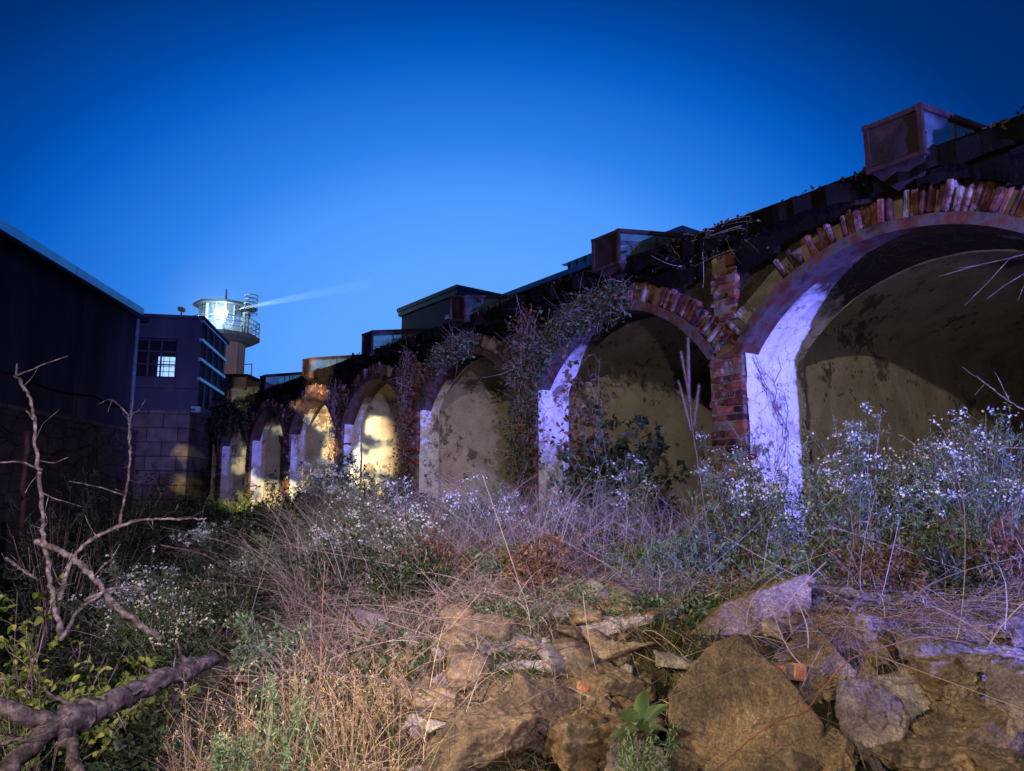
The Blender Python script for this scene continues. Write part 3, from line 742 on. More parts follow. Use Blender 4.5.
# ------------------------------------------------------------------ PLANTS_HERE
# ------------------------------------------------------------------ rocks
def ground_at(px, Y):
    d = ray(px, 600); x = d[0]/d[1]*Y      # x for a given forward depth (tilt has little effect)
    return Vector((x, Y, g(x, Y)))
_ico = {}
def ico(n):
    if n not in _ico:
        import bmesh
        bm = bmesh.new(); bmesh.ops.create_icosphere(bm, subdivisions=n, radius=1)
        _ico[n] = (np.array([v.co[:] for v in bm.verts]), np.array([[v.index for v in f.verts] for f in bm.faces])); bm.free()
    return _ico[n]
def rock(name, loc, size, rot, mat, label, planes=None, npl=14, sub=5, rough=.05, seed=0, group=None, lum=0):
    rs_ = np.random.default_rng(seed+100)
    V, Fc = ico(sub)
    if planes is None:
        nrm = unit(rs_.normal(size=(npl, 3))*np.array([1,1,.8])); hs = rs_.uniform(.42, .85, npl)
        nrm = np.concatenate([nrm, np.eye(3), -np.eye(3)]); hs = np.concatenate([hs, np.full(6, .9)])
    else:
        nrm = unit(np.array([p[:3] for p in planes], float)); hs = np.array([p[3] for p in planes])
    dt = V @ nrm.T
    r = np.where(dt > 1e-3, hs/np.maximum(dt, 1e-3), 1e3)
    kk = 90.0
    rr = (np.sum(np.clip(r, 0, 50)**-kk, axis=1))**(-1/kk)    # soft minimum: worn edges
    P = V*rr[:, None]
    S = np.array(size)/2
    P = P*S
    off = rs_.uniform(0, 50, 3); sc = float(np.mean(S))
    out = []
    for p, vn in zip(P, V):
        q = Vector(p+off)
        d = rough*(noise.noise(q*(1.6/sc))*.4 + noise.noise(q*(4/sc))*.35 - abs(noise.noise(q*(6/sc)))*.7 + abs(noise.noise(q*(18/sc)))*.35 + noise.noise(q*(40/sc))*.2 + noise.noise(q*(80/sc))*.1)
        d += rough*.5*(round(3*noise.noise(q*(2.5/sc)))/3)
        if planes is None: d += rough*1.3*(round(2.2*noise.noise(Vector((q.x*.5, q.y*.5, q.z*3.6))/sc))/2.2)-rough*.9*max(0, .06-abs(noise.noise(q*(2.2/sc)+Vector((9,9,9)))))/.06
        out.append(p+vn*d*sc*2)
    m = MB(); m.add(np.array(out), Fc, .5)
    o = m.build(name, mat, None, smooth=True)
    o.location = loc; o.rotation_euler = [R(a) for a in rot]
    tag(o, label, 'rock', group)
    return o
def poly_planes(outline, ft=.9, bk=.9, slant=.25):
    """slab: outline in unit xz plane (counter-clockwise), thickness along y"""
    pl = [(0, -1, 0, ft), (0, 1, 0, bk), (.3, -1, .15, ft*.99), (-.25, -1, -.2, ft*.97)]
    n = len(outline)
    for i in range(n):
        (x0, z0), (x1, z1) = outline[i], outline[(i+1) % n]
        dx, dz = x1-x0, z1-z0; L = math.hypot(dx, dz); nx_, nz_ = dz/L, -dx/L
        pl.append((nx_, random.uniform(-slant, slant), nz_, (x0*nx_+z0*nz_)*.97))
    return pl
def at(px, py, Y): return pt(px, py, Y)
def wpx(n, Y): return n*Y/F*.97
# the big leaning slab
Y = 3.35
rock('leaning_slab', at(742, 722, Y), (wpx(172, Y), .17, wpx(172, Y)), (-28, 2, 4), M_rock, 'largest flat brown slab, leaning on the bank below the brick fragments',
     poly_planes([(-.98,-.99), (.55,-.99), (1.0,-.05), (.55,.35), (.18,.92), (-.1,.8), (-.85,.12)]), sub=6, rough=.022, seed=1)
Y = 4.05
rock('ochre_slab', at(748, 618, Y), (wpx(150, Y), .5, wpx(58, Y)), (-14, -13, 4), M_rock2, 'tilted ochre slab topmost over the leaning slab, rust orange at its raised end',
     poly_planes([(-.98,-.1), (-.4,-.85), (.75,-.5), (1.0,.45), (.8,.95), (-.2,.7)]), sub=6, rough=.05, seed=2)
Y = 3.85
rock('thin_slab', at(745, 652, Y), (wpx(132, Y), .42, wpx(20, Y)), (-6, -7, 8), M_rock4, 'thin pale stone plate sandwiched between the ochre slab and the brick fragments', npl=10, sub=5, rough=.05, seed=3)
rock('mauve_block', at(757, 634, 3.95), (wpx(52, Y), .3, wpx(34, Y)), (0, -10, 12), M_rock3, 'small mauve stone block wedged under the ochre slab', npl=8, sub=5, seed=4)
def bricks_piece(name, loc, rot, n, label, lens, mortar=True):
    m = MB(); x = 0
    for i in range(n):
        rbox(m, (x, 0, -.04), (x+lens[i], .1, .04), .4+.3*random.random(), .004, bev=.008); x += lens[i]+.014
    o = m.build(name, M_brick2); o.location = loc; o.rotation_euler = [R(a) for a in rot]
    if mortar:
        m = MB(); box(m, (.004, .006, -.034), (x-.02, .094, .034), .5, .002); m.build('mortar', M_mortar, o)
    tag(o, label, 'brick'); return o
bricks_piece('brick_fragment', at(768, 670, 3.42), (-10, 6, 5), 2, 'two orange bricks still mortared together above the leaning slab', [.105, .075])
bricks_piece('broken_brick', at(588, 700, 3.55), (20, -60, 15), 1, 'single broken orange brick end lying among the ochre rubble', [.06], False)
bricks_piece('fallen_brick', at(925, 668, 3.35), (-10, 8, -8), 1, 'dark red brick set in the right rubble wall under the brown cane', [.16], False)
specs = [
 # name, px, py, Y, w, h, depth, rot, mat, label
 ('violet_slab', 600, 633, 3.95, 80, 27, .35, (-4,-9,10), 3, 'long pale violet slab overhanging a dark gap left of the ochre slab'),
 ('rubble_stone', 622, 652, 3.9, 72, 22, .35, (0,4,-8), 3, 'flat mauve stone directly beneath the long pale violet slab'),
 ('rubble_stone', 648, 662, 3.8, 60, 24, .3, (0,14,10), 1, 'ochre ledge stone just right of the flat mauve stone, above the broad-leaved rosette'),
 ('rubble_stone', 598, 690, 3.65, 70, 48, .35, (10,8,0), 1, 'yellowish ochre boulder under the violet slab, beside the broken brick end'),
 ('rubble_stone', 668, 640, 4.0, 50, 26, .3, (0,0,14), 3, 'dark stone tucked between violet slab and ochre slab'),
 ('boulder', 586, 748, 3.2, 92, 78, .4, (8,10,20), 1, 'rounded amber boulder mottled white beside the leafy rosette, at the lower edge'),
 ('boulder', 478, 752, 3.2, 100, 62, .45, (0,-6,14), 0, 'broad brown boulder half hidden by straw, at the lower edge'),
 ('boulder', 540, 722, 3.35, 70, 62, .4, (0,20,0), 0, 'dull brown boulder between the broad one and the mottled amber one'),
 ('rubble_stone', 512, 655, 3.85, 92, 40, .4, (-6,12,4), 2, 'mauve grey flat stone with straw combed across its top'),
 ('rubble_stone', 455, 655, 3.9, 50, 44, .35, (0,-12,0), 1, 'pale ochre stone draped in bleached grass above the broad brown boulder'),
 ('rubble_stone', 500, 690, 3.6, 90, 26, .35, (0,-10,0), 0, 'low brown ledge stone above the broad brown boulder'),
 ('rubble_stone', 548, 675, 3.75, 46, 30, .3, (10,16,0), 2, 'small mauve stone between the combed straw stone and the yellowish boulder'),
 ('rubble_stone', 690, 690, 3.6, 50, 34, .3, (0,-14,0), 1, 'small tan stone at the upper edge of the leaning slab, beside the rosette'),
 ('boulder', 822, 668, 3.6, 52, 66, .35, (0,14,0), 0, 'dark rounded boulder right of the two mortared bricks'),
 ('rubble_stone', 808, 608, 4.1, 60, 34, .35, (0,-8,0), 0, 'brown stone with grass behind the raised end of the ochre slab'),
 ('rubble_stone', 806, 712, 3.5, 44, 52, .2, (-10,30,0), 3, 'thin pale wedge of stone beside the right edge of the leaning slab'),
 ('wall_stone', 880, 645, 3.7, 98, 50, .5, (-8,6,0), 1, 'golden capstone of the right rubble wall where the cane crosses'),
 ('wall_stone', 872, 735, 3.3, 66, 92, .4, (-6,2,6), 2, 'tall mauve wall stone right of the dark hollow'),
 ('wall_stone', 915, 735, 3.3, 50, 90, .4, (-6,-2,0), 3, 'tall pale mauve wall stone beneath the dark red brick'),
 ('wall_stone', 872, 683, 3.5, 62, 42, .4, (-8,8,4), 2, 'squarish mauve wall stone under the golden capstone'),
 ('wall_stone', 955, 680, 3.3, 62, 50, .4, (-5,-5,5), 1, 'mottled brown wall stone right of the dark red brick'),
 ('wall_stone', 968, 745, 3.1, 66, 74, .4, (-5,5,0), 0, 'dark layered wall stone low on the right rubble wall'),
 ('wall_stone', 1012, 700, 3.0, 50, 60, .4, (0,0,5), 2, 'mauve wall stone cut off by the right frame edge'),
 ('rubble_stone', 960, 630, 3.6, 80, 30, .4, (0,8,0), 0, 'dark flat stone under drooping brown grass at upper right of rubble'),
 ('rubble_stone', 835, 758, 3.2, 50, 34, .3, (0,-20,0), 0, 'shadowed stone in the dark hollow beside the leaning slab'),
 ('rubble_stone', 1010, 765, 2.8, 60, 40, .3, (0,10,0), 0, 'dark stone in the lower right corner'),
 ('rubble_stone', 640, 765, 3.0, 50, 34, .3, (0,10,0), 2, 'greyish stone under the feathery green stems'),
 ('rubble_stone', 418, 700, 3.5, 54, 34, .3, (0,10,0), 0, 'brown stone seen through the straw left of the low ledge stone'),
 ('flat_rock', 590, 660, 3.85, 100, 18, .45, (-12,-6,6), 1, 'thin golden slab in the stack beneath the long violet slab'),
 ('flat_rock', 575, 615, 4.1, 80, 16, .4, (-10,5,0), 2, 'low mauve slab behind the long pale violet slab'),
 ('flat_rock', 660, 615, 4.1, 70, 16, .4, (-10,-8,0), 1, 'small golden slab between the violet slab and the ochre slab'),
 ('flat_rock', 865, 600, 4.1, 110, 18, .45, (-10,4,0), 0, 'dark flat slab at the back of the rubble under brown grass'),
 ('flat_rock', 500, 640, 4.0, 110, 26, .45, (-10,6,4), 1, 'broad pale flat slab combed with bleached grass, uppermost left in the rubble'),
 ('flat_rock', 535, 668, 3.75, 96, 22, .4, (-8,-5,0), 3, 'flat mauve slab stepping down beside the combed straw stone'),
 ('flat_rock', 470, 712, 3.45, 110, 24, .4, (-8,4,0), 0, 'flat brown ledge slab just above the broad brown boulder'),
 ('flat_rock', 560, 700, 3.55, 80, 20, .35, (-6,8,0), 1, 'thin ochre ledge slab left of the yellowish boulder'),
 ('flat_rock', 840, 622, 3.95, 90, 24, .45, (-8,10,0), 1, 'golden flat slab behind the capstone, draped with brown grass'),
 ('flat_rock', 905, 690, 3.45, 80, 24, .35, (-6,-6,0), 3, 'broken pale slab lying across the middle of the right rubble wall'),
 ('flat_rock', 985, 655, 3.3, 100, 26, .4, (-6,6,0), 2, 'long mauve slab capping the right end of the rubble wall'),
 ('flat_rock', 930, 760, 3.0, 110, 34, .35, (-8,4,0), 0, 'dark slab at the foot of the right rubble wall'),
 ('flat_rock', 700, 668, 3.7, 70, 16, .3, (-6,10,0), 3, 'small flat mauve slab just left of the thin pale stone plate'),
 ('rubble_stone', 238, 668, 4.2, 24, 16, .2, (0,10,0), 0, 'lone dark stone by the fallen log in the hollow'),
 ('rubble_stone', 385, 625, 4.3, 54, 30, .3, (0,10,0), 2, 'mauve stone below the large aster bush'),
]
mats = [M_rock, M_rock2, M_rock3, M_rock4]
for i, (nm, px_, py_, Y, w_, h_, dp_, rot, mi, lab) in enumerate(specs):
    d = ray(px_, py_)
    rock(nm, at(px_, py_, Y+.06), (wpx(w_*1.5, Y), dp_*1.15, wpx(h_*1.22, Y)), rot, mats[mi], lab, npl=9, sub=6, rough=.05, seed=10+i)
# small filler stones bedded in the bank face: told apart by nothing
cnt = 0
fill = rock('small_stone', (0,0,-50), (.1,.09,.07), (0,0,0), M_rock, None, npl=8, sub=4, rough=.04, seed=77, group=None)
protos = [fill.data] + [rock('small_stone', (0,0,-50), (.1,.08,.06), (0,0,0), mats[j % 4], None, npl=8, sub=4, rough=.04, seed=78+j) for j in range(5)]
pm = [fill.data] + [p.data for p in protos[1:]]
for p in protos[1:]: bpy.data.objects.remove(p)
bpy.data.objects.remove(fill)
for i in range(230):
    px_ = random.uniform(400, 1035); Y = random.uniform(2.7, 4.3)
    p = ground_at(px_, Y)
    o = bpy.data.objects.new('small_stone', pm[i % 6]); COL.objects.link(o)
    s_ = random.uniform(.5, 3.4)*(.6 if i % 3 else 1)
    o.scale = (s_, s_, s_*random.uniform(.6, 1.1)); o.location = (p.x, p.y, p.z+.01*s_); o.rotation_euler = (random.uniform(-.5,.5), random.uniform(-.5,.5), random.uniform(0,6.28))
    tag(o, 'fist sized brown stone bedded in the soil among the larger rubble', 'stone', 'small stones in the rubble bank')

# ------------------------------------------------------------------ grass, weeds, leaf litter (uncountable)
def scatter(n, px0, px1, y0, y1, dens=None, power=1.0, minfac=-.15):
    out = []
    while len(out) < n:
        px_ = random.uniform(px0, px1); t = random.random(); Y = 1/((1/y0)*(1-t)+(1/y1)*t) if power else y0+(y1-y0)*t
        d = ray(px_, 560); x = d[0]/d[1]*Y
        b = x*nx+Y*ny-DF
        if b > minfac: continue
        if (x-p_far[0])*hl.x+(Y-p_far[1])*hl.y > -.25: continue
        if dens and random.random() > dens(px_, Y): continue
        out.append((x, Y, g(x, Y)-.01))
    return np.array(out)
def jitdir(n, upw=1.0, lean=(0,0,0)):
    return unit(rng.normal(size=(n,3))*np.array([1,1,.25])*.55+np.array([0,0,upw])+np.array(lean))
def inrock(px_, Y):   # 0..1 how stony the spot is
    return px_ > 440 and Y < 4.15
def grass(name, mat, label, n, px0, px1, y0, y1, L, Wd, lean=(0,0,0), upw=1.0, bendz=-.4, dens=None, K=5, lift=0):
    P = scatter(n, px0, px1, y0, y1, dens)
    P[:, 2] += rng.uniform(0, 1, n)*lift
    D = jitdir(n, upw, lean)
    bend = np.concatenate([rng.normal(size=(n,2))*.35, np.full((n,1), bendz)*rng.uniform(.3,1.3,(n,1))], 1)
    Ls = L*rng.uniform(.35, 1.15, n); dist = np.hypot(P[:,0], P[:,1])
    m = MB(); ribbons(m, P, D, Ls, Wd*np.maximum(1, dist/5)*rng.uniform(.6,1.4,n), bend, K)
    return tag(m.build(name, mat), label, 'grass', kind='stuff')
grass('straw_grass', M_straw, 'tall dry straw coloured grass at the lower left of centre', 1700, 150, 470, 2.2, 4.6, .55, .0034, bendz=-.35, dens=lambda p, Y: 1 if 200 < p < 430 else .25)
grass('matted_straw', M_straw, 'bleached dry grass matted over the rubble stones', 3600, 330, 760, 3.0, 4.9, .36, .0038, lean=(.5,-.5,-.35), upw=.35, bendz=-.5, dens=lambda p, Y: 1 if Y > 4.0 else .12)
grass('dead_grass', M_weed, 'tangled dead violet brown grass along the foot of the arches', 15000, 280, 1060, 3.9, 9.5, .36, .0036, lean=(.1,-.1,0), upw=.75, bendz=-.6, dens=lambda p, Y: 1 if not inrock(p, Y) else 0, lift=.12)
grass('drooping_grass', M_weed, 'brown grass drooping over the right rubble wall', 4500, 800, 1060, 3.4, 4.9, .6, .0035, lean=(-.1,-.9,0), upw=.9, bendz=-1.1, dens=lambda p, Y: 1 if Y > 3.65 else .05, lift=.1)
grass('green_grass', M_green, 'fresh green grass blades among the stones', 1500, 430, 720, 3.0, 4.4, .26, .007, bendz=-.4, dens=lambda p, Y: 1 if 640 < p < 720 or 480 < p < 540 else .06)
grass('far_grass', M_weed, 'dim dry weeds covering the yard towards the tower', 3500, 40, 560, 6.0, 26, .5, .005, upw=.9, bendz=-.4, lift=.1)
grass('purple_stems', M_twig, 'tall tangled mauve grey stems crowding the foot of the middle arches', 5200, 290, 720, 4.9, 8.6, .95, .0042, upw=1.3, bendz=-.35, K=6, lift=.1)
grass('grey_weeds', M_weed, 'greyish brown dead stems mixed through the straw', 2600, 150, 560, 2.2, 5.0, .45, .0034, bendz=-.3, K=6)
grass('green_blades', M_green, 'green blades growing up through the straw', 1300, 130, 470, 2.2, 4.8, .34, .006, bendz=-.25)
def clutter(name, mat, label, n, px0, px1, y0, y1, L, Wd, dens=None, hgt=.35, cat='foliage'):
    P = scatter(n, px0, px1, y0, y1, dens)
    hn = np.array([noise.noise(Vector((p[0]*1.3, p[1]*1.3, 4))) for p in P])
    P[:, 2] += rng.uniform(0, 1, n)*np.maximum(.03, hgt*(.6+1.1*hn))
    m = MB(); s = np.maximum(1, np.hypot(P[:,0], P[:,1])/6)
    leaves(m, P, L*s, Wd*s, .2)
    return tag(m.build(name, mat), label, cat, kind='stuff')
clutter('leaf_litter', M_redl, 'dead brown leaves scattered on the bank', 9000, -20, 1060, 1.6, 9, .035, .022, hgt=.03)
clutter('ground_cover', M_darkl, 'dark green ground cover filling the hollow on the left', 26000, -30, 430, 3.6, 20, .05, .026, hgt=.45, dens=lambda p, Y: (1 if p < 170 else .12) if Y < 6.5 else .7)
clutter('creeping_weeds', M_grey, 'low grey green weeds between the asters and the rubble', 13000, 400, 1060, 3.9, 7.0, .03, .012, hgt=.3, dens=lambda p, Y: 1 if 560 < p < 720 else .35)
# curling bare tendrils
m = MB(); n = 700; P = scatter(n, 380, 1060, 3.3, 7.5); P[:,2] += rng.uniform(0,.15,n)
D = unit(rng.normal(size=(n,3))*np.array([1,1,.5])+np.array([0,0,.5])); ribbons(m, P, D, rng.uniform(.2,.6,n), np.full(n,.005)*rng.uniform(.5,1.3,n), rng.normal(size=(n,3))*.7+np.array([0,0,-.4]), 8, .5)
tag(m.build('bare_tendrils', M_twig), 'thin bare tendrils looping through the dead grass', 'twigs', kind='stuff')

# ------------------------------------------------------------------ generic leafy plant
def plant(name, label, cat, base, Ht, Rd, nst=40, twigs=10, lf=6, leaf=(.03,.008), fl=0, fsize=.006, mats=(None,None,None), lean=(0,0,0), group=None, stemw=.006, tw=.28, leaf_from=.15, bend=-.12, fs=.7, flt=.03, vis=True):
    root = empty(name, base, label, cat, group)
    az = rng.uniform(0, 6.28, nst); rr = Rd*np.sqrt(rng.uniform(0, 1, nst))
    top = np.stack([rr*np.cos(az), rr*np.sin(az), Ht*rng.uniform(.55, 1.0, nst)*(1-.35*(rr/Rd)**2)], 1)+np.array(lean)*Ht
    P0 = np.stack([rr*np.cos(az), rr*np.sin(az), np.zeros(nst)], 1)*.25+rng.normal(size=(nst,3))*.01
    d = top-P0; L = np.linalg.norm(d, axis=1); D = unit(d)
    bz = np.stack([D[:,0]*.25, D[:,1]*.25, np.full(nst, bend)], 1)
    m = MB(); C = ribbons(m, P0, D, L, np.full(nst, stemw), bz, 7, .6)
    C2 = ribbons(m, P0, D, L, np.full(nst, stemw), bz, 7, .6)
    # twigs
    T = nst*twigs; si = np.repeat(np.arange(nst), twigs); t = rng.uniform(.25, 1.0, T)
    idx = np.clip((t*7).astype(int), 0, 6); fr = t*7-idx
    Pt = C[si, idx]*(1-fr[:,None])+C[si, idx+1]*fr[:,None]
    Dt = unit(D[si]*.8+rng.normal(size=(T,3))*.75+np.array([0,0,.35]))
    Lt = tw*Ht*rng.uniform(.25, 1, T)*(1.15-.6*t)
    CT = ribbons(m, Pt, Dt, Lt, np.full(T, stemw*.5), rng.normal(size=(T,3))*.15+np.array([0,0,bend]), 4, .5)
    m.build('stem', mats[0], root)
    if lf:
        NL = T*lf; ti = np.repeat(np.arange(T), lf); q = rng.uniform(leaf_from, 1.0, NL); i2 = np.clip((q*4).astype(int), 0, 3); f2 = q*4-i2
        PL = CT[ti, i2]*(1-f2[:,None])+CT[ti, i2+1]*f2[:,None]
        m = MB(); leaves(m, PL, leaf[0], leaf[1], .15); m.build('foliage', mats[1], root)
    if fl:
        off_ = rng.uniform(0, 40, 3)
        hi = np.array([q for q in np.where(CT[:, -1, 2] > fs*Ht*.6)[0] if noise.noise(Vector(CT[q, -1]*5.5+off_)) > -.02])
        k = rng.permutation(hi)[:int(len(hi)*.62)]
        NF = len(k)*fl; E = np.repeat(CT[k, -1], fl, axis=0)+rng.normal(size=(NF,3))*np.array([flt,flt,flt*.6])
        m = MB(); florets(m, E, np.full((NF,1), fsize)); m.build('blossom', mats[2], root)
    return root
G1 = 'white flowering aster bushes'
AM = (M_weed, M_grey, M_white)
def aster(px_, ytop, Y, wpx_, label, n=1.0, mats_=AM, lean=(0,0,0), fl=5, lf=6):
    b = ground_at(px_, Y); tz_ = pt(px_, ytop, Y).z; Hh = max(.25, tz_-b.z)
    return plant('aster_bush', label, 'aster bush', b, Hh*(1.32 if 300 < px_ < 640 else 1.2), wpx(wpx_, Y)/2, int(50*n), 11, lf+3, (.036,.010), fl+6, .0095*max(1, Y/5.2), mats_, lean, G1, fs=.72, flt=.024)
aster(862, 404, 4.75, 112, 'tallest aster bush, thick with white flowers, right of the whitewashed reveal', 1.5)
aster(745, 428, 5.2, 90, 'white aster bush growing up the foot of the bare brick pier', 1.4)
aster(985, 412, 4.4, 130, 'white aster bush spilling in at the right frame edge under bare canes', 1.5)
aster(925, 455, 4.6, 80, 'shorter sparse aster bush between the tallest one and the right edge one', .7)
aster(798, 470, 4.9, 70, 'low aster bush directly against the whitewashed reveal', .6)
aster(632, 460, 6.0, 60, 'small aster bush below the dark leafy shrub in the arch', .6)
aster(368, 482, 6.4, 100, 'big rounded pale blue aster bush left of centre', 1.6)
aster(405, 520, 5.3, 70, 'lower aster bush hanging in front of the big rounded one', 1.0)
aster(478, 487, 6.3, 90, 'loose tall aster bush just right of the big rounded one', 1.0)
aster(250, 560, 7.0, 70, 'greyish aster bush under the violet bare twigs', .7)
aster(180, 585, 5.2, 120, 'low spreading cream aster bush beside the long curved branch', 1.2, (M_weed, M_green, M_cream))
aster(140, 560, 6.6, 110, 'dim aster bush behind the long curved branch', 1.0)
aster(215, 520, 9, 90, 'far dim aster bush below the linking block', .8)
aster(560, 505, 6.2, 70, 'sparse aster bush at the foot of the vine covered pier', .5)
aster(325, 455, 9.5, 60, 'straggling yellowish aster bush in front of the fourth arch', .7, (M_weed, M_grey, M_cream))

# dark leafy shrub in the arch and others
def shrub(name, px_, ytop, Y, wpx_, label, leaf, mt, n=1, lf=7, cat='shrub', group=None, lean=(0,0,0), base_drop=0, stemm=None, tw=.28):
    b = ground_at(px_, Y); tz_ = pt(px_, ytop, Y).z; Hh = max(.5, (tz_-b.z)*(1.15 if 290 < px_ < 620 else 1))
    return plant(name, label, cat, b, Hh*1.05, wpx(wpx_, Y)/2, int(26*n), 10, lf, leaf, 0, 0, (stemm or M_weed, mt, None), lean, group, stemw=.009, tw=tw)
shrub('leafy_shrub', 628, 385, 6.7, 120, 'dark broad-leaved shrub growing in the mouth of the second arch', (.09,.055), M_darkl, 1.0, 5)
shrub('leafy_shrub', 588, 352, 7.4, 60, 'thin russet and green sapling climbing beside the vine covered pier', (.07,.045), M_redl, .6, 4)
shrub('green_bush', 655, 520, 4.9, 110, 'soft grey green bush in front of the second arch', (.03,.010), M_grey, 1.6, 9)
shrub('green_bush', 560, 530, 5.1, 90, 'rusty green bush right of the loose tall aster', (.03,.010), M_redl, .8, 6)
shrub('yellow_green_shrub', 60, 588, 4.2, 200, 'yellow green leafed shrub beside the dead upright trunk', (.045,.028), M_lime, 1.0, 3)
shrub('yellow_green_shrub', 150, 648, 4.5, 110, 'bright lime leaved sprig rising over the fallen log', (.06,.036), M_lime, .5, 4)
shrub('yellow_green_shrub', 20, 560, 4.4, 90, 'tall yellow green shrub at the left frame edge', (.055,.034), M_lime, .7, 5)
for px_, yt, Y, w_, lab in ((110, 440, 11, 130, 'dark bush against the foot of the prison wing'), (178, 486, 12, 70, 'dark bush at the foot of the linking block'), (235, 486, 14, 80, 'dark bush before the last far arches'), (300, 468, 11, 90, 'dense thorny bush before the fifth arch'), (395, 470, 8.8, 80, 'bare brown bush before the third pier'), (60, 470, 8, 120, 'large shadowy bush behind the dead upright trunk'), (345, 450, 11.0, 50, 'tuft of upright brambles before the fourth arch'), (270, 500, 9, 90, 'low tangled bush left of the brambles')):
    shrub('dark_bush', px_, yt, Y, w_, lab, (.05*max(1,Y/9), .024*max(1,Y/9)), M_darkl, 1.5, 6, 'bush', 'dark bushes in the yard')
# bare brown brush along the arcade
for px_, yt, Y, w_, lab in ((440, 440, 7.6, 70, 'bare brush in front of the third arch'), (520, 455, 7.0, 60, 'bare brush before the vine covered pier'), (600, 470, 6.3, 70, 'bare brush beneath the russet sapling'), (690, 470, 5.6, 70, 'bare brush left of the bare brick pier'), (900, 500, 4.4, 110, 'bare brush under the tallest aster bush'), (1000, 490, 4.0, 110, 'bare brush at the right frame edge'), (262, 530, 7.4, 60, 'violet bare brush left of the big rounded aster'), (380, 560, 5.0, 90, 'bare brush under the big rounded aster')):
    b = ground_at(px_, Y); Hh = pt(px_, yt, Y).z-b.z
    plant('bare_brush', lab, 'brush', b, max(.3, Hh), wpx(w_, Y)/2, 26, 14, 2, (.02,.008), 0, 0, (M_weed, M_weed, None), group='bare twiggy brush on the bank', stemw=.004, tw=.22, bend=-.25)

for px_, yt, Y, w_, lab in ((205, 640, 3.3, 60, 'dry branching weed beside the end of the fallen log'), (262, 625, 3.2, 60, 'dry branching weed left of the solitary amber stem'), (300, 600, 3.5, 60, 'taller dry branching weed touching the solitary amber stem'), (352, 622, 3.3, 60, 'dry branching weed right of the solitary amber stem'), (400, 640, 3.4, 60, 'dry branching weed leaning towards the rubble'), (240, 690, 2.7, 50, 'low dry branching weed at the lower edge by the feathery tuft'), (375, 700, 2.8, 60, 'low dry branching weed at the lower edge near the broad brown boulder'), (322, 690, 2.7, 50, 'low dry branching weed at the foot of the solitary amber stem')):
    b = ground_at(px_, Y); Hh = max(.3, pt(px_, yt, Y).z-b.z)
    plant('dry_weed', lab, 'dry weed', b, Hh, wpx(w_, Y)/2, 16, 16, 3, (.014,.004), 0, 0, (M_straw, M_straw, None), group='dry branching weeds in the straw', stemw=.0036, tw=.2, bend=-.08)
for px_, yt, Y, w_, mt, lab in (
  (300, 520, 6.0, 100, M_grey, 'grey green bush to the left of the big rounded aster'), (345, 560, 5.2, 90, M_darkl, 'dark green bush beneath the big rounded aster'),
  (440, 560, 4.9, 90, M_redl, 'russet tinged bush below the loose tall aster'), (500, 545, 5.0, 80, M_grey, 'grey green bush in the middle of the bank above the combed straw slab'),
  (590, 510, 5.6, 90, M_darkl, 'dark bush at the foot of the russet sapling'), (700, 525, 4.9, 80, M_grey, 'pale green bush left of the pier aster'),
  (800, 540, 4.5, 90, M_grey, 'low green bush below the whitewashed reveal'), (880, 545, 4.2, 90, M_redl, 'brown tinged bush under the tallest aster'),
  (960, 530, 4.1, 90, M_darkl, 'dark leafy bush low at the right beneath the spilling aster'), (1015, 500, 4.0, 70, M_redl, 'brown bush cut by the right frame edge'),
  (230, 560, 5.6, 100, M_darkl, 'dark green bush behind the low spreading cream aster'), (270, 605, 4.4, 80, M_grey, 'pale tufted bush where the straw meets the dark hollow'),
  (410, 595, 4.5, 80, M_darkl, 'small dark bush above the pale grass draped slab'), (540, 590, 4.5, 70, M_redl, 'small rusty bush directly above the long violet slab')):
    shrub('bank_bush', px_, yt, Y, w_, lab, (.036,.015), mt, 1.3, 8, 'bush', 'mixed bushes on the bank')
aster(395, 575, 4.7, 60, 'small aster clump low on the bank beneath the rounded aster', .6)
aster(350, 520, 5.6, 80, 'pale blue aster bush nested against the front of the rounded one', .9)
for px_, yt, Y, w_, lab in ((455, 500, 6.0, 80, 'bare brush between the two tall asters'), (640, 500, 5.4, 80, 'bare brush behind the soft grey green bush'), (780, 505, 4.8, 80, 'bare brush in front of the whitewashed reveal'), (840, 560, 4.2, 80, 'bare brush above the golden capstone'), (940, 560, 3.9, 90, 'bare brush above the long mauve capping slab'), (310, 500, 6.6, 60, 'violet bare brush behind the grey green bush'), (500, 590, 4.4, 70, 'bare brush above the uppermost flat slab'), (700, 570, 4.4, 60, 'bare brush left of the ochre slab')):
    b = ground_at(px_, Y); Hh = pt(px_, yt, Y).z-b.z
    plant('bare_brush', lab, 'brush', b, max(.3, Hh), wpx(w_, Y)/2, 24, 14, 2, (.02,.008), 0, 0, (M_weed, M_weed, None), group='bare twiggy brush on the bank', stemw=.004, tw=.24, bend=-.25)
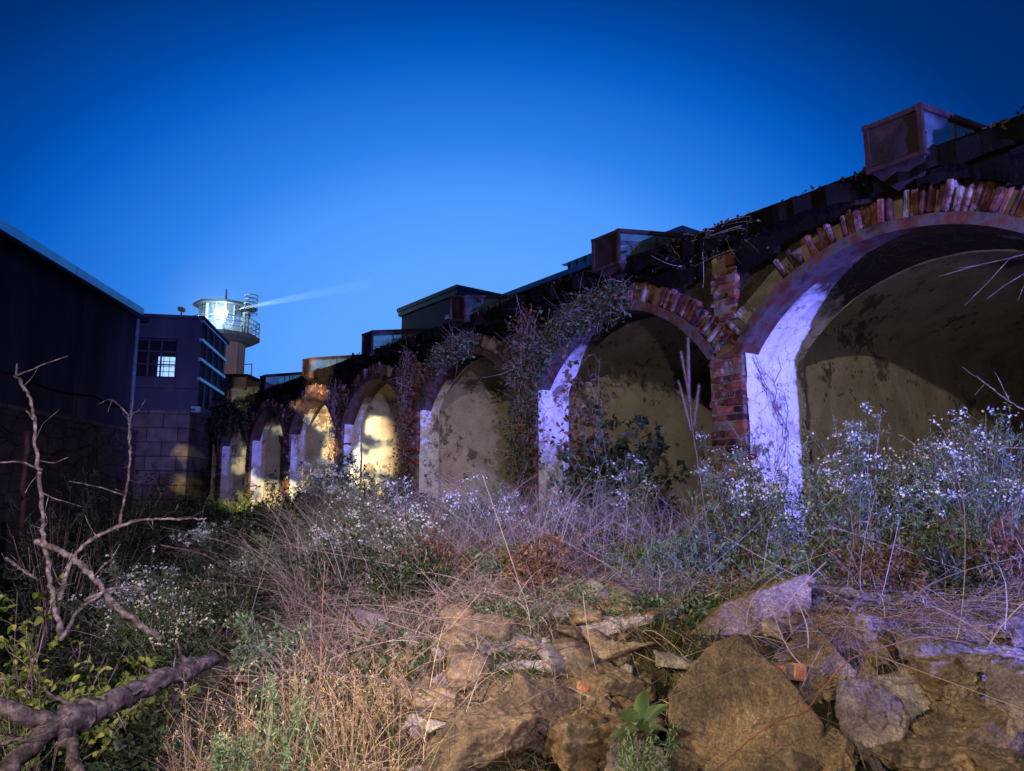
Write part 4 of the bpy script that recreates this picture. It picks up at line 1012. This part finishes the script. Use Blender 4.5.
# sage-like feathery stems and the rosette
def feather(px_, py0, py1, Y, label, n=7, sp=.06):
    b = pt(px_, py0, Y); Hh = pt(px_, py1, Y).z-b.z
    root = empty('feathery_weed', b, label, 'weed', 'feathery green weeds')
    P0 = rng.normal(size=(n,3))*np.array([sp,sp,0]); D = unit(rng.normal(size=(n,3))*.16+np.array([0,0,1])); L = Hh*rng.uniform(.6,1.05,n)
    m = MB(); C = ribbons(m, P0, D, L, np.full(n,.006), rng.normal(size=(n,3))*.1, 12, .4); m.build('stem', M_grey, root)
    m = MB(); k = 60; PL = np.repeat(C.reshape(-1,3), 6, 0)+rng.normal(size=(n*13*6,3))*.012; leaves(m, PL, .028, .007, -.5); m.build('foliage', M_grey, root)
feather(648, 790, 728, 2.8, 'feathery green stems below the broad-leaved rosette', 9, .04)
feather(272, 775, 660, 2.9, 'pale feathery green stems amid the tall straw', 8, .06)
feather(225, 775, 735, 2.7, 'short feathery tuft at the lower edge beside the log fork', 7, .05)
feather(690, 690, 640, 3.8, 'small feathery tuft at the top edge of the leaning slab', 5, .03)
rl = empty('leafy_rosette', pt(640, 730, 2.95), 'broad-leaved green rosette sprouting between the amber boulder and the leaning slab', 'plant')
for (dx, dz, L, wd, tl) in ((-.12,.2,.2,.055,-.2), (.0,.26,.22,.05,0), (.1,.2,.18,.045,.15), (-.16,.06,.16,.06,-.1), (.14,.1,.12,.035,.1), (-.05,.15,.15,.05,-.15)):
    m = MB(); v = []; d = Vector((dx, -.12+tl*.2, dz)).normalized(); s_ = d.cross(Vector((0, 1, .2))).normalized(); nn_ = s_.cross(d); L *= 1.25; wd *= 1.2
    for i in range(9):
        t = i/8; wdt = wd*math.sin(math.pi*min(1, t*.92+.06))**.8*.5; c_ = d*L*t+Vector((0,-.03,-.06))*t*t
        v += [tuple(c_-s_*wdt+nn_*wdt*.4), tuple(c_), tuple(c_+s_*wdt+nn_*wdt*.4)]
    m.add(v, [[i*3+j, i*3+j+1, i*3+j+4, i*3+j+3] for i in range(8) for j in (0,1)], .8)
    m.build('leaf', M_ros, rl, smooth=True)

# ivy and vines on the arcade (they cling to the wall: things of their own)
def ivy(label, pts_, n, spread, leaf=(.05,.045), mt=None, stems=14):
    root = empty('ivy', fac(*pts_[0]), label, 'ivy', 'ivy and creepers on the arcade')
    o0 = fac(*pts_[0]); PP = []
    for i in range(n):
        j = random.randrange(len(pts_)-1); t = random.random(); a = Vector(pts_[j]).lerp(Vector(pts_[j+1]), t)
        q = (a.x-abs(random.gauss(0, .05))-.03, a.y+random.gauss(0, spread), a.z+random.gauss(0, spread*.8)-abs(random.gauss(0, spread*.6)))
        PP.append(tuple(fac(*q)-o0))
    m = MB(); PP = np.array(PP); leaves(m, PP, leaf[0], leaf[1], .5); m.build('foliage', mt or M_ivy, root)
    kq = rng.permutation(len(PP))[:len(PP)//3]; m = MB(); ribbons(m, PP[kq], unit(rng.normal(size=(len(kq),3))+np.array([-.2,-.2,.3])), rng.uniform(.06,.28,len(kq)), np.full(len(kq),.005), rng.normal(size=(len(kq),3))*.4, 5, .6); m.build('twig', M_weed, root)
    m = MB()
    for s_ in range(stems):
        off = Vector((random.uniform(-.1,-.03), random.gauss(0, spread*.7), random.gauss(0, spread*.5)))
        L = [fac(*(Vector(p)+off+Vector((random.gauss(0,.02), random.gauss(0,.05), random.gauss(0,.04)))))-o0 for p in pts_]
        L2 = []
        for a, b in zip(L[:-1], L[1:]):
            for t in (0, .2, .4, .6, .8): L2.append(a.lerp(b, t)+Vector((random.gauss(0,.035), random.gauss(0,.045), random.gauss(0,.02))))
        tube(m, L2, [.0042]*len(L2), 4)
    m.build('stem', M_weed, root)
def arc(k, t0, t1, r=.16, n=7):
    return [(-.06, cen(k)+(RAD+r)*math.sin(-HA+2*HA*t), ZC+(RAD+r)*math.cos(-HA+2*HA*t)) for t in np.linspace(t0, t1, n)]
ivy('green ivy draped over the crown and far shoulder of the second arch', arc(1, .42, 1.02), 2600, .13)
ivy('ivy tuft on the crown of the third arch', arc(2, .4, .72), 900, .12)
pz = lambda k, z: (-.08, cen(k)-SP/2, z)
ivy('heavy tangle of russet creeper hiding the pier between second and third arches', [(-.1, cen(2)-SP/2-.15, EYE+2.3), (-.12, cen(2)-SP/2-.12, EYE+1.6), (-.12, cen(2)-SP/2-.15, EYE+.9), (-.12, cen(2)-SP/2-.1, EYE+.1)], 1700, .15, (.05,.04), M_redl, 16)
ivy('green leaves threading the russet creeper', [(-.12, cen(2)-SP/2-.1, EYE+1.9), (-.15, cen(2)-SP/2-.15, EYE+1.2), (-.15, cen(2)-SP/2-.15, EYE+.3)], 900, .16, (.06,.05), M_green, 6)
ivy('dry creeper on the pier between third and fourth arches', [(-.1, cen(3)-SP/2, EYE+2.3), (-.12, cen(3)-SP/2+.05, EYE+1.3), (-.14, cen(3)-SP/2, EYE+.2)], 900, .15, (.05,.04), M_redl, 8)
ivy('dry creeper on the pier between fourth and fifth arches', [(-.1, cen(4)-SP/2, EYE+2.1), (-.12, cen(4)-SP/2, EYE+.3)], 250, .12, (.05,.045), M_redl, 10)
ivy('sparse twigs and leaves trailing from the eave above the bare brick pier', [(-.1, cen(1)-SP/2-.5, EYE+2.42), (-.1, cen(1)-SP/2+.6, EYE+2.38)], 160, .1, (.035,.03), M_darkl, 5)
ivy('sparse creeper stems crossing the whitewashed reveal', [(.15, cen(0)+HALF-.04, EYE+1.2), (.55, cen(0)+HALF-.06, EYE+.6), (.3, cen(0)+HALF-.07, EYE-.4)], 60, .10, (.03,.025), M_redl, 7)
ivy('dark creeper hanging on the far end of the arcade', [(-.1, cen(6)-SP/2, EYE+2.3), (-.1, cen(7), EYE+2.2), (-.12, cen(7)+SP/2, EYE+1.0)], 1500, .3, (.09,.08), M_darkl, 16)

# ------------------------------------------------------------------ dead branches
def wob(a, b, n, amp, sag=0):
    a = Vector(a); b = Vector(b); return [a.lerp(b, t)+Vector([random.gauss(0, amp) for _ in range(3)])*(1 if 0 < t < 1 else 0)+Vector((0,0,-sag*4*t*(1-t))) for t in [i/n for i in range(n+1)]]
def smooth_path(P, n=5):
    P = [Vector(p) for p in P]; out = []
    for i in range(len(P)-1):
        p0 = P[max(i-1,0)]; p1 = P[i]; p2 = P[i+1]; p3 = P[min(i+2, len(P)-1)]
        for j in range(n):
            t = j/n; out.append(.5*((2*p1)+(p2-p0)*t+(2*p0-5*p1+4*p2-p3)*t*t+(3*p1-p0-3*p2+p3)*t**3))
    out.append(P[-1]); return out
def branch(name, label, cat, path, r0, r1, mat, subs=(), group=None, sides=8, part='side_branch', knob=.12):
    """path and subs given as (px, py, depth) triples"""
    Pw = smooth_path([pt(*p) for p in path], 9); o0 = Pw[0]
    n = len(Pw); rad = [(.56 if 'log' in name else .48)*(r0+(r1-r0)*i/(n-1))*(1+knob*noise.noise(Vector((i*.55, r0*99, len(path))))*2.6) for i in range(n)]
    rad = [r_*(1.35 if random.random() < .08 else 1) for r_ in rad]
    m = MB(); tube(m, [p-o0+Vector([random.gauss(0, r0*.14) for _ in range(3)]) for p in Pw], rad, sides)
    o = m.build(name, mat, None, smooth=True); o.location = o0; tag(o, label, cat, group)
    if r0 > .01 and part == 'side_branch':
        m = MB()
        for q in range(9):
            i_ = random.randrange(2, n-1); d_ = unit(np.array([random.gauss(0,1), random.gauss(0,.6), random.gauss(.35,.8)])); L_ = random.uniform(.06, .24)*(1 if name != 'fallen_log' else .6); p_ = Pw[i_]-o0
            path_ = [p_+Vector(d_)*L_*t+Vector((random.gauss(0,.008), random.gauss(0,.008), random.gauss(0,.008)+.04*t*t)) for t in (0,.3,.6,1)]
            tube(m, path_, [rad[i_]*.35, rad[i_]*.25, rad[i_]*.16, .0015], 5)
        m.build('twig', mat, o, smooth=True)
    for (sp, a, b) in subs:
        Ps = smooth_path([pt(*p) for p in sp]); k = len(Ps)
        m = MB(); tube(m, [p-o0+Vector([random.gauss(0, a*.15) for _ in range(3)]) for p in Ps], [.56*(a+(b-a)*i/(k-1)) for i in range(k)], 6); m.build(part, mat, o, smooth=True)
    return o
branch('fallen_log', 'dark forked fallen log lying across the lower left corner', 'log',
       [(212,660,3.95), (150,685,3.45), (95,712,3.1), (55,722,2.9)], .07, .095, M_log,
       [([(55,722,2.9), (20,712,2.85), (-30,700,2.8)], .07, .05), ([(60,722,2.9), (30,745,2.7), (-5,790,2.5)], .075, .055), ([(58,724,2.9), (70,748,2.75), (85,785,2.6)], .05, .032), ([(80,716,3.0),(74,740,2.9),(78,790,2.8)], .02,.014), ([(95,712,3.1),(60,700,3.2),(45,690,3.3)], .02,.008)])
branch('dead_tree', 'pale dead upright trunk with broken limbs at the left', 'dead tree',
       [(62,640,4.0), (52,590,4.0), (44,545,4.0), (42,500,4.0), (36,450,4.05), (30,400,4.1), (16,376,4.1)], .030, .016, M_bark,
       [([(16,376,4.1), (40,366,4.1), (68,356,4.1)], .010, .003), ([(16,376,4.1), (17,364,4.1)], .012, .008), ([(42,470,4), (20,462,4), (-10,464,4)], .012, .007), ([(34,420,4.05),(26,410,4.1)], .014, .006)])
branch('dead_tree', 'slender dead sapling with a crooked bare tip before the linking block', 'dead tree',
       [(118,530,5.4), (128,480,5.4), (130,440,5.5), (128,415,5.5)], .022, .012, M_bark,
       [([(128,415,5.5), (112,400,5.5), (98,404,5.5)], .011, .004), ([(112,400,5.5), (108,412,5.5)], .008, .003), ([(128,415,5.5),(140,410,5.5)], .010,.003), ([(124,495,5.4),(95,486,5.4),(68,481,5.4)], .012,.006), ([(128,440,5.5),(134,395,5.5)], .008,.003)])
branch('curved_branch', 'long pale curved branch sweeping over the asters at the left', 'branch',
       [(60,600,3.9), (75,556,4.0), (105,532,4.1), (140,520,4.2), (175,519,4.3), (206,519,4.4)], .026, .010, M_bark,
       [([(152,519,4.25),(153,526,4.2)], .008,.003)])
branch('fallen_limb', 'thick grey limb slanting down behind the curved branch', 'branch',
       [(36,542,4.0), (70,556,4.0), (95,580,4.0), (118,608,3.95), (160,640,3.9)], .034, .03, M_bark,
       [([(85,600,3.9),(115,588,4.0),(148,590,4.1)], .018,.008), ([(60,640,3.6),(80,610,3.8),(100,595,3.95)], .02,.012)])
branch('fallen_limb', 'thin dead limb running level beneath the far dim aster bush', 'branch',
       [(160,545,5.6), (195,552,5.6), (225,565,5.5), (250,580,5.4)], .016, .010, M_log)
branch('fallen_limb', 'short pale stick poking up left of the violet bare brush', 'branch', [(252,552,6), (238,532,6)], .014, .012, M_bark)
branch('broken_stick', 'broken bleached stick behind the yellow green shrub', 'stick', [(6,558,4.2), (28,574,4.1), (38,580,4.1)], .016, .012, M_bark)
branch('broken_stick', 'bleached stick lying over the log at the left edge', 'stick', [(-10,748,2.6), (22,738,2.65)], .018, .014, M_bark)
branch('brown_cane', 'glossy brown cane arching over the rubble wall', 'cane',
       [(700,790,2.85), (735,752,2.9), (775,722,2.95), (805,712,3.0), (822,690,3.1), (850,660,3.2), (890,645,3.3), (930,637,3.35), (960,655,3.35), (985,672,3.3)], .008, .006, M_cane, [([(930,637,3.35),(985,650,3.3),(1030,700,3.2)], .005,.003)], knob=.02)
branch('brown_cane', 'thin cane curving down at the right above the rubble wall', 'cane', [(930,605,3.4), (970,625,3.3), (1005,655,3.2), (1015,680,3.1)], .006, .004, M_twig)
branch('brown_cane', 'loose hoop of dry stem over the broad brown boulder', 'cane', [(450,712,3.0), (490,715,2.95), (530,712,2.95), (555,698,3.0), (552,672,3.1), (548,655,3.2)], .004, .003, M_straw and M_bark)
branch('bare_cane', 'pale cane slanting across the upper right vault opening', 'cane', [(1040,418,3.2), (1010,402,3.2), (985,383,3.25), (962,367,3.3)], .008, .004, M_bark, [([(1010,402,3.2),(995,372,3.2)], .004,.002), ([(985,383,3.25),(975,395,3.3)], .003,.002)])
branch('bare_cane', 'pale forked cane above the right edge aster bush', 'cane', [(1045,448,3.2), (1000,447,3.2), (962,438,3.25)], .008, .004, M_bark, [([(1035,472,3.2),(1000,488,3.3)], .006,.003)])
branch('bare_twig', 'violet lit bare twig fan entering high at the right', 'twig', [(1045,248,3.0), (1010,258,3.0), (975,266,3.05), (938,277,3.1)], .006, .002, M_bark, [([(1010,258,3.0),(985,285,3.0),(965,305,3.0)], .004,.0015), ([(975,266,3.05),(958,268,3.05)], .003,.0015), ([(1045,262,3.0),(1010,282,3.0),(985,300,3.0)], .004,.0015), ([(1030,270,3),(1018,300,3)], .003,.0015)])
branch('teasel_stalk', 'tall dead seed stalk standing before the second arch', 'seed stalk',
       [(712,575,4.3), (706,520,4.3), (699,470,4.3), (692,425,4.3), (690,400,4.3)], .008, .006, M_stalk, knob=.03)
ts = bpy.data.objects['teasel_stalk']; o0 = ts.location
for (a, b, r_) in (((689,402),(688,338),.014), ((689,400),(682,350),.0), ((690,402),(681,352),.008), ((694,425),(699,385),.009), ((691,430),(679,382),.009)):
    if not r_: continue
    P_ = [pt(a[0]+(b[0]-a[0])*t, a[1]+(b[1]-a[1])*t, 4.3)-o0 for t in np.linspace(0,1,16)]
    m = MB(); tube(m, P_, [.7*r_*(.55+.5*math.sin(math.pi*min(1,t*.9+.05)))*(1+.12*(i%2)) for i, t in enumerate(np.linspace(0,1,16))], 8)
    Q = np.repeat(np.array([tuple(p) for p in P_]), 26, 0); Q = Q+unit(rng.normal(size=Q.shape))*r_*.8; leaves(m, Q, .016, .003, 0)
    m.build('seed_head', M_stalk, ts)
branch('weed_stalk', 'solitary thin amber stem standing in the tall straw', 'weed stem', [(322,775,3.1), (321,700,3.1), (321,640,3.15), (325,560,3.2)], .004, .002, M_cane, [([(321,690,3.1),(300,640,3.1)], .002,.001), ([(321,660,3.1),(340,610,3.1)], .002,.001), ([(321,700,3.1),(345,660,3.1)], .002,.001)], knob=.02)
branch('weed_stalk', 'violet thin stem leaning over the low tangled bush', 'weed stem', [(240,650,4.6), (255,600,4.7), (270,545,4.8), (285,495,4.9)], .006, .002, M_weed, [([(262,570,4.75),(245,540,4.8)], .003,.001), ([(270,545,4.8),(290,530,4.8)], .003,.001)], knob=.02)
branch('rusty_post', 'short rusty post leaning at the left in front of the prison wing', 'post', [(22,528,6.5), (27,432,6.5)], .05, .05, M_rust, knob=.02)
# ------------------------------------------------------------------ camera, world, lights
cam = bpy.data.cameras.new('camera'); co = bpy.data.objects.new('camera', cam); COL.objects.link(co); SC.camera = co
cam.sensor_fit = 'HORIZONTAL'; cam.sensor_width = 36; cam.lens = 36*F/W; cam.clip_start = .05; cam.clip_end = 2000
co.location = (0, 0, EYE); co.rotation_euler = (R(90)+TILT, 0, 0)

w = bpy.data.worlds.new('World'); SC.world = w; w.use_nodes = True; nt = w.node_tree
bg = nt.nodes['Background']
sky = nt.nodes.new('ShaderNodeTexSky'); sky.sky_type = 'NISHITA'; sky.sun_disc = False; sky.sun_elevation = R(2); sky.sun_rotation = R(-25); sky.ozone_density = 6; sky.dust_density = .3; sky.air_density = 1.2
tc = nt.nodes.new('ShaderNodeTexCoord')
# twilight falloff: brighter towards the afterglow low on the left, deep blue overhead
glow = (-.0457, .9912, .1242)
sb = nt.nodes.new('ShaderNodeVectorMath'); sb.operation = 'SUBTRACT'; nt.links.new(tc.outputs['Generated'], sb.inputs[0]); sb.inputs[1].default_value = glow
ml_ = nt.nodes.new('ShaderNodeVectorMath'); ml_.operation = 'MULTIPLY'; nt.links.new(sb.outputs[0], ml_.inputs[0]); ml_.inputs[1].default_value = (.75, .5, 1)
ln_ = nt.nodes.new('ShaderNodeVectorMath'); ln_.operation = 'LENGTH'; nt.links.new(ml_.outputs[0], ln_.inputs[0])
col = ramp(nt, [(0, (.14,.42,1.0)), (.19, (.11,.376,1)), (.285, (.07,.31,.97)), (.34, (.028,.22,.83)), (.43, (.002,.12,.59)), (.475, (0,.07,.40)), (.545, (0,.030,.18)), (.62, (.0005,.021,.13)), (.8, (.002,.016,.09)), (1, (.004,.022,.10))], ln_.outputs['Value'])
mx = mixc(nt, col, sky.outputs[0], .012, 'ADD')
nt.links.new(col, bg.inputs['Color']); bg.inputs['Strength'].default_value = 1.0

def spot(name, loc, target, energy, color, size, blend, rad, gobo=None):
    l = bpy.data.lights.new(name, 'SPOT'); l.energy = energy; l.color = color; l.spot_size = R(size); l.spot_blend = blend; l.shadow_soft_size = rad
    o = bpy.data.objects.new(name, l); COL.objects.link(o); o.location = loc
    o.rotation_euler = (Vector(target)-Vector(loc)).to_track_quat('-Z', 'Y').to_euler()
    return o
spot('violet_lamp', fac(-2.9, -8, EYE+.05), fac(.75, 8, EYE+1.35), 19000, (.17,.18,1), 30, .45, .05)
spot('warm_flood', (-4.0, -5.3, EYE+3.85), (1.6, 5.5, EYE-.3), 2100, (1,.83,.62), 60, .8, .10)
spot('torch', (-1.3, .2, EYE+.5), (-1.9, 4.0, .3), 240, (1,.84,.52), 74, .9, .03)
spot('rock_torch', (-2.6, 1.9, EYE+.8), (1.3, 3.7, .35), 760, (1,.79,.50), 64, .9, .03)
spot('vault_fill', (.9, -.3, EYE+.3), (2.2, 3.9, EYE+.2), 150, (1,.86,.74), 110, .9, .03)  # unseen fill spot added to lift the dark vault ceilings
spot('bank_fill', (.6, -.5, EYE+1.6), (-3.2, 9, .6), 2200, (.74,.60,1), 56, .9, .04)  # unseen fill spot added to brighten and tint the weeds
spot('yard_lamp', (TX+9, TY-8, 8.5), (TX, TY, tz(358)), 800, (.95,.8,.95), 34, .6, .2)
ft = spot('patch_spot', (-3.3, 6.6, EYE+.9), fac(.3, cen(5)-.9, EYE+.55), 16000, (1,.97,.9), 36, .35, .02)  # unseen spot added over the yard; noise in its colour shapes the patches
l = ft.data; l.use_nodes = True; ln = l.node_tree; em = ln.nodes['Emission']
tcl = ln.nodes.new('ShaderNodeTexCoord'); nz = N(ln, 'ShaderNodeTexNoise', Scale=7.5, Detail=4.0); ln.links.new(tcl.outputs['Normal'], nz.inputs['Vector'])
cmb = ln.nodes.new('ShaderNodeCombineColor')
for ci, (lo_, amp) in enumerate(((.505, .85), (.499, .60), (.492, .32))):
    mr_ = ln.nodes.new('ShaderNodeMapRange'); mr_.interpolation_type = 'SMOOTHSTEP'; ln.links.new(nz.outputs['Fac'], mr_.inputs[0]); mr_.inputs[1].default_value = lo_; mr_.inputs[2].default_value = lo_+.08; mr_.inputs[4].default_value = amp
    ln.links.new(mr_.outputs[0], cmb.inputs[ci])
ln.links.new(cmb.outputs[0], em.inputs[0]); em.inputs[1].default_value = 1
# faint beam leaving the searchlight: an added cone of scattering air, lit by its own spot
bs = pt(238, 309, TY-1.8); be = pt(372, 283, TY-1.8); bd = (be-bs)
m = MB(); tube(m, [bs+bd*t for t in np.linspace(0, 1, 6)], [.10+.30*t for t in np.linspace(0, 1, 6)], 16)
mv = bpy.data.materials.new('glow_air'); mv.use_nodes = True; nv = mv.node_tree; nv.nodes.remove(nv.nodes['Principled BSDF'])
pv = N(nv, 'ShaderNodeVolumePrincipled', Density=.05); pv.inputs['Color'].default_value = (.9,.95,1,1); nv.links.new(pv.outputs[0], nv.nodes['Material Output'].inputs['Volume'])
tag(m.build('added_beam_cone', mv, smooth=True), 'faint searchlight beam slanting up from the guard tower, an added cone of scattering air', 'light beam', kind='stuff')
m = MB(); ball(m, (TX+lampc[0], TY+lampc[1]-.5, lampc[2]), 3.4, 16); mh = mv.copy(); mh.node_tree.nodes['Principled Volume'].inputs['Density'].default_value = .012  # added haze ball imitating the bloom around the lamp
tag(m.build('lamp_glow_ball', mh, smooth=True), 'soft glow around the tower searchlight, an added ball of haze', 'haze', kind='stuff')
spot('added_beam_cone_spot', bs-bd.normalized()*.3, be, 17000, (.6,.8,1), 9, .6, .05)
SC.view_settings.view_transform = 'Standard'; SC.view_settings.look = 'None'; SC.view_settings.exposure = 0; SC.view_settings.gamma = 1
SC.render.engine = 'CYCLES'; SC.cycles.use_denoising = True; SC.cycles.max_bounces = 5; SC.cycles.transparent_max_bounces = 8
SC.cycles.sample_clamp_indirect = 4
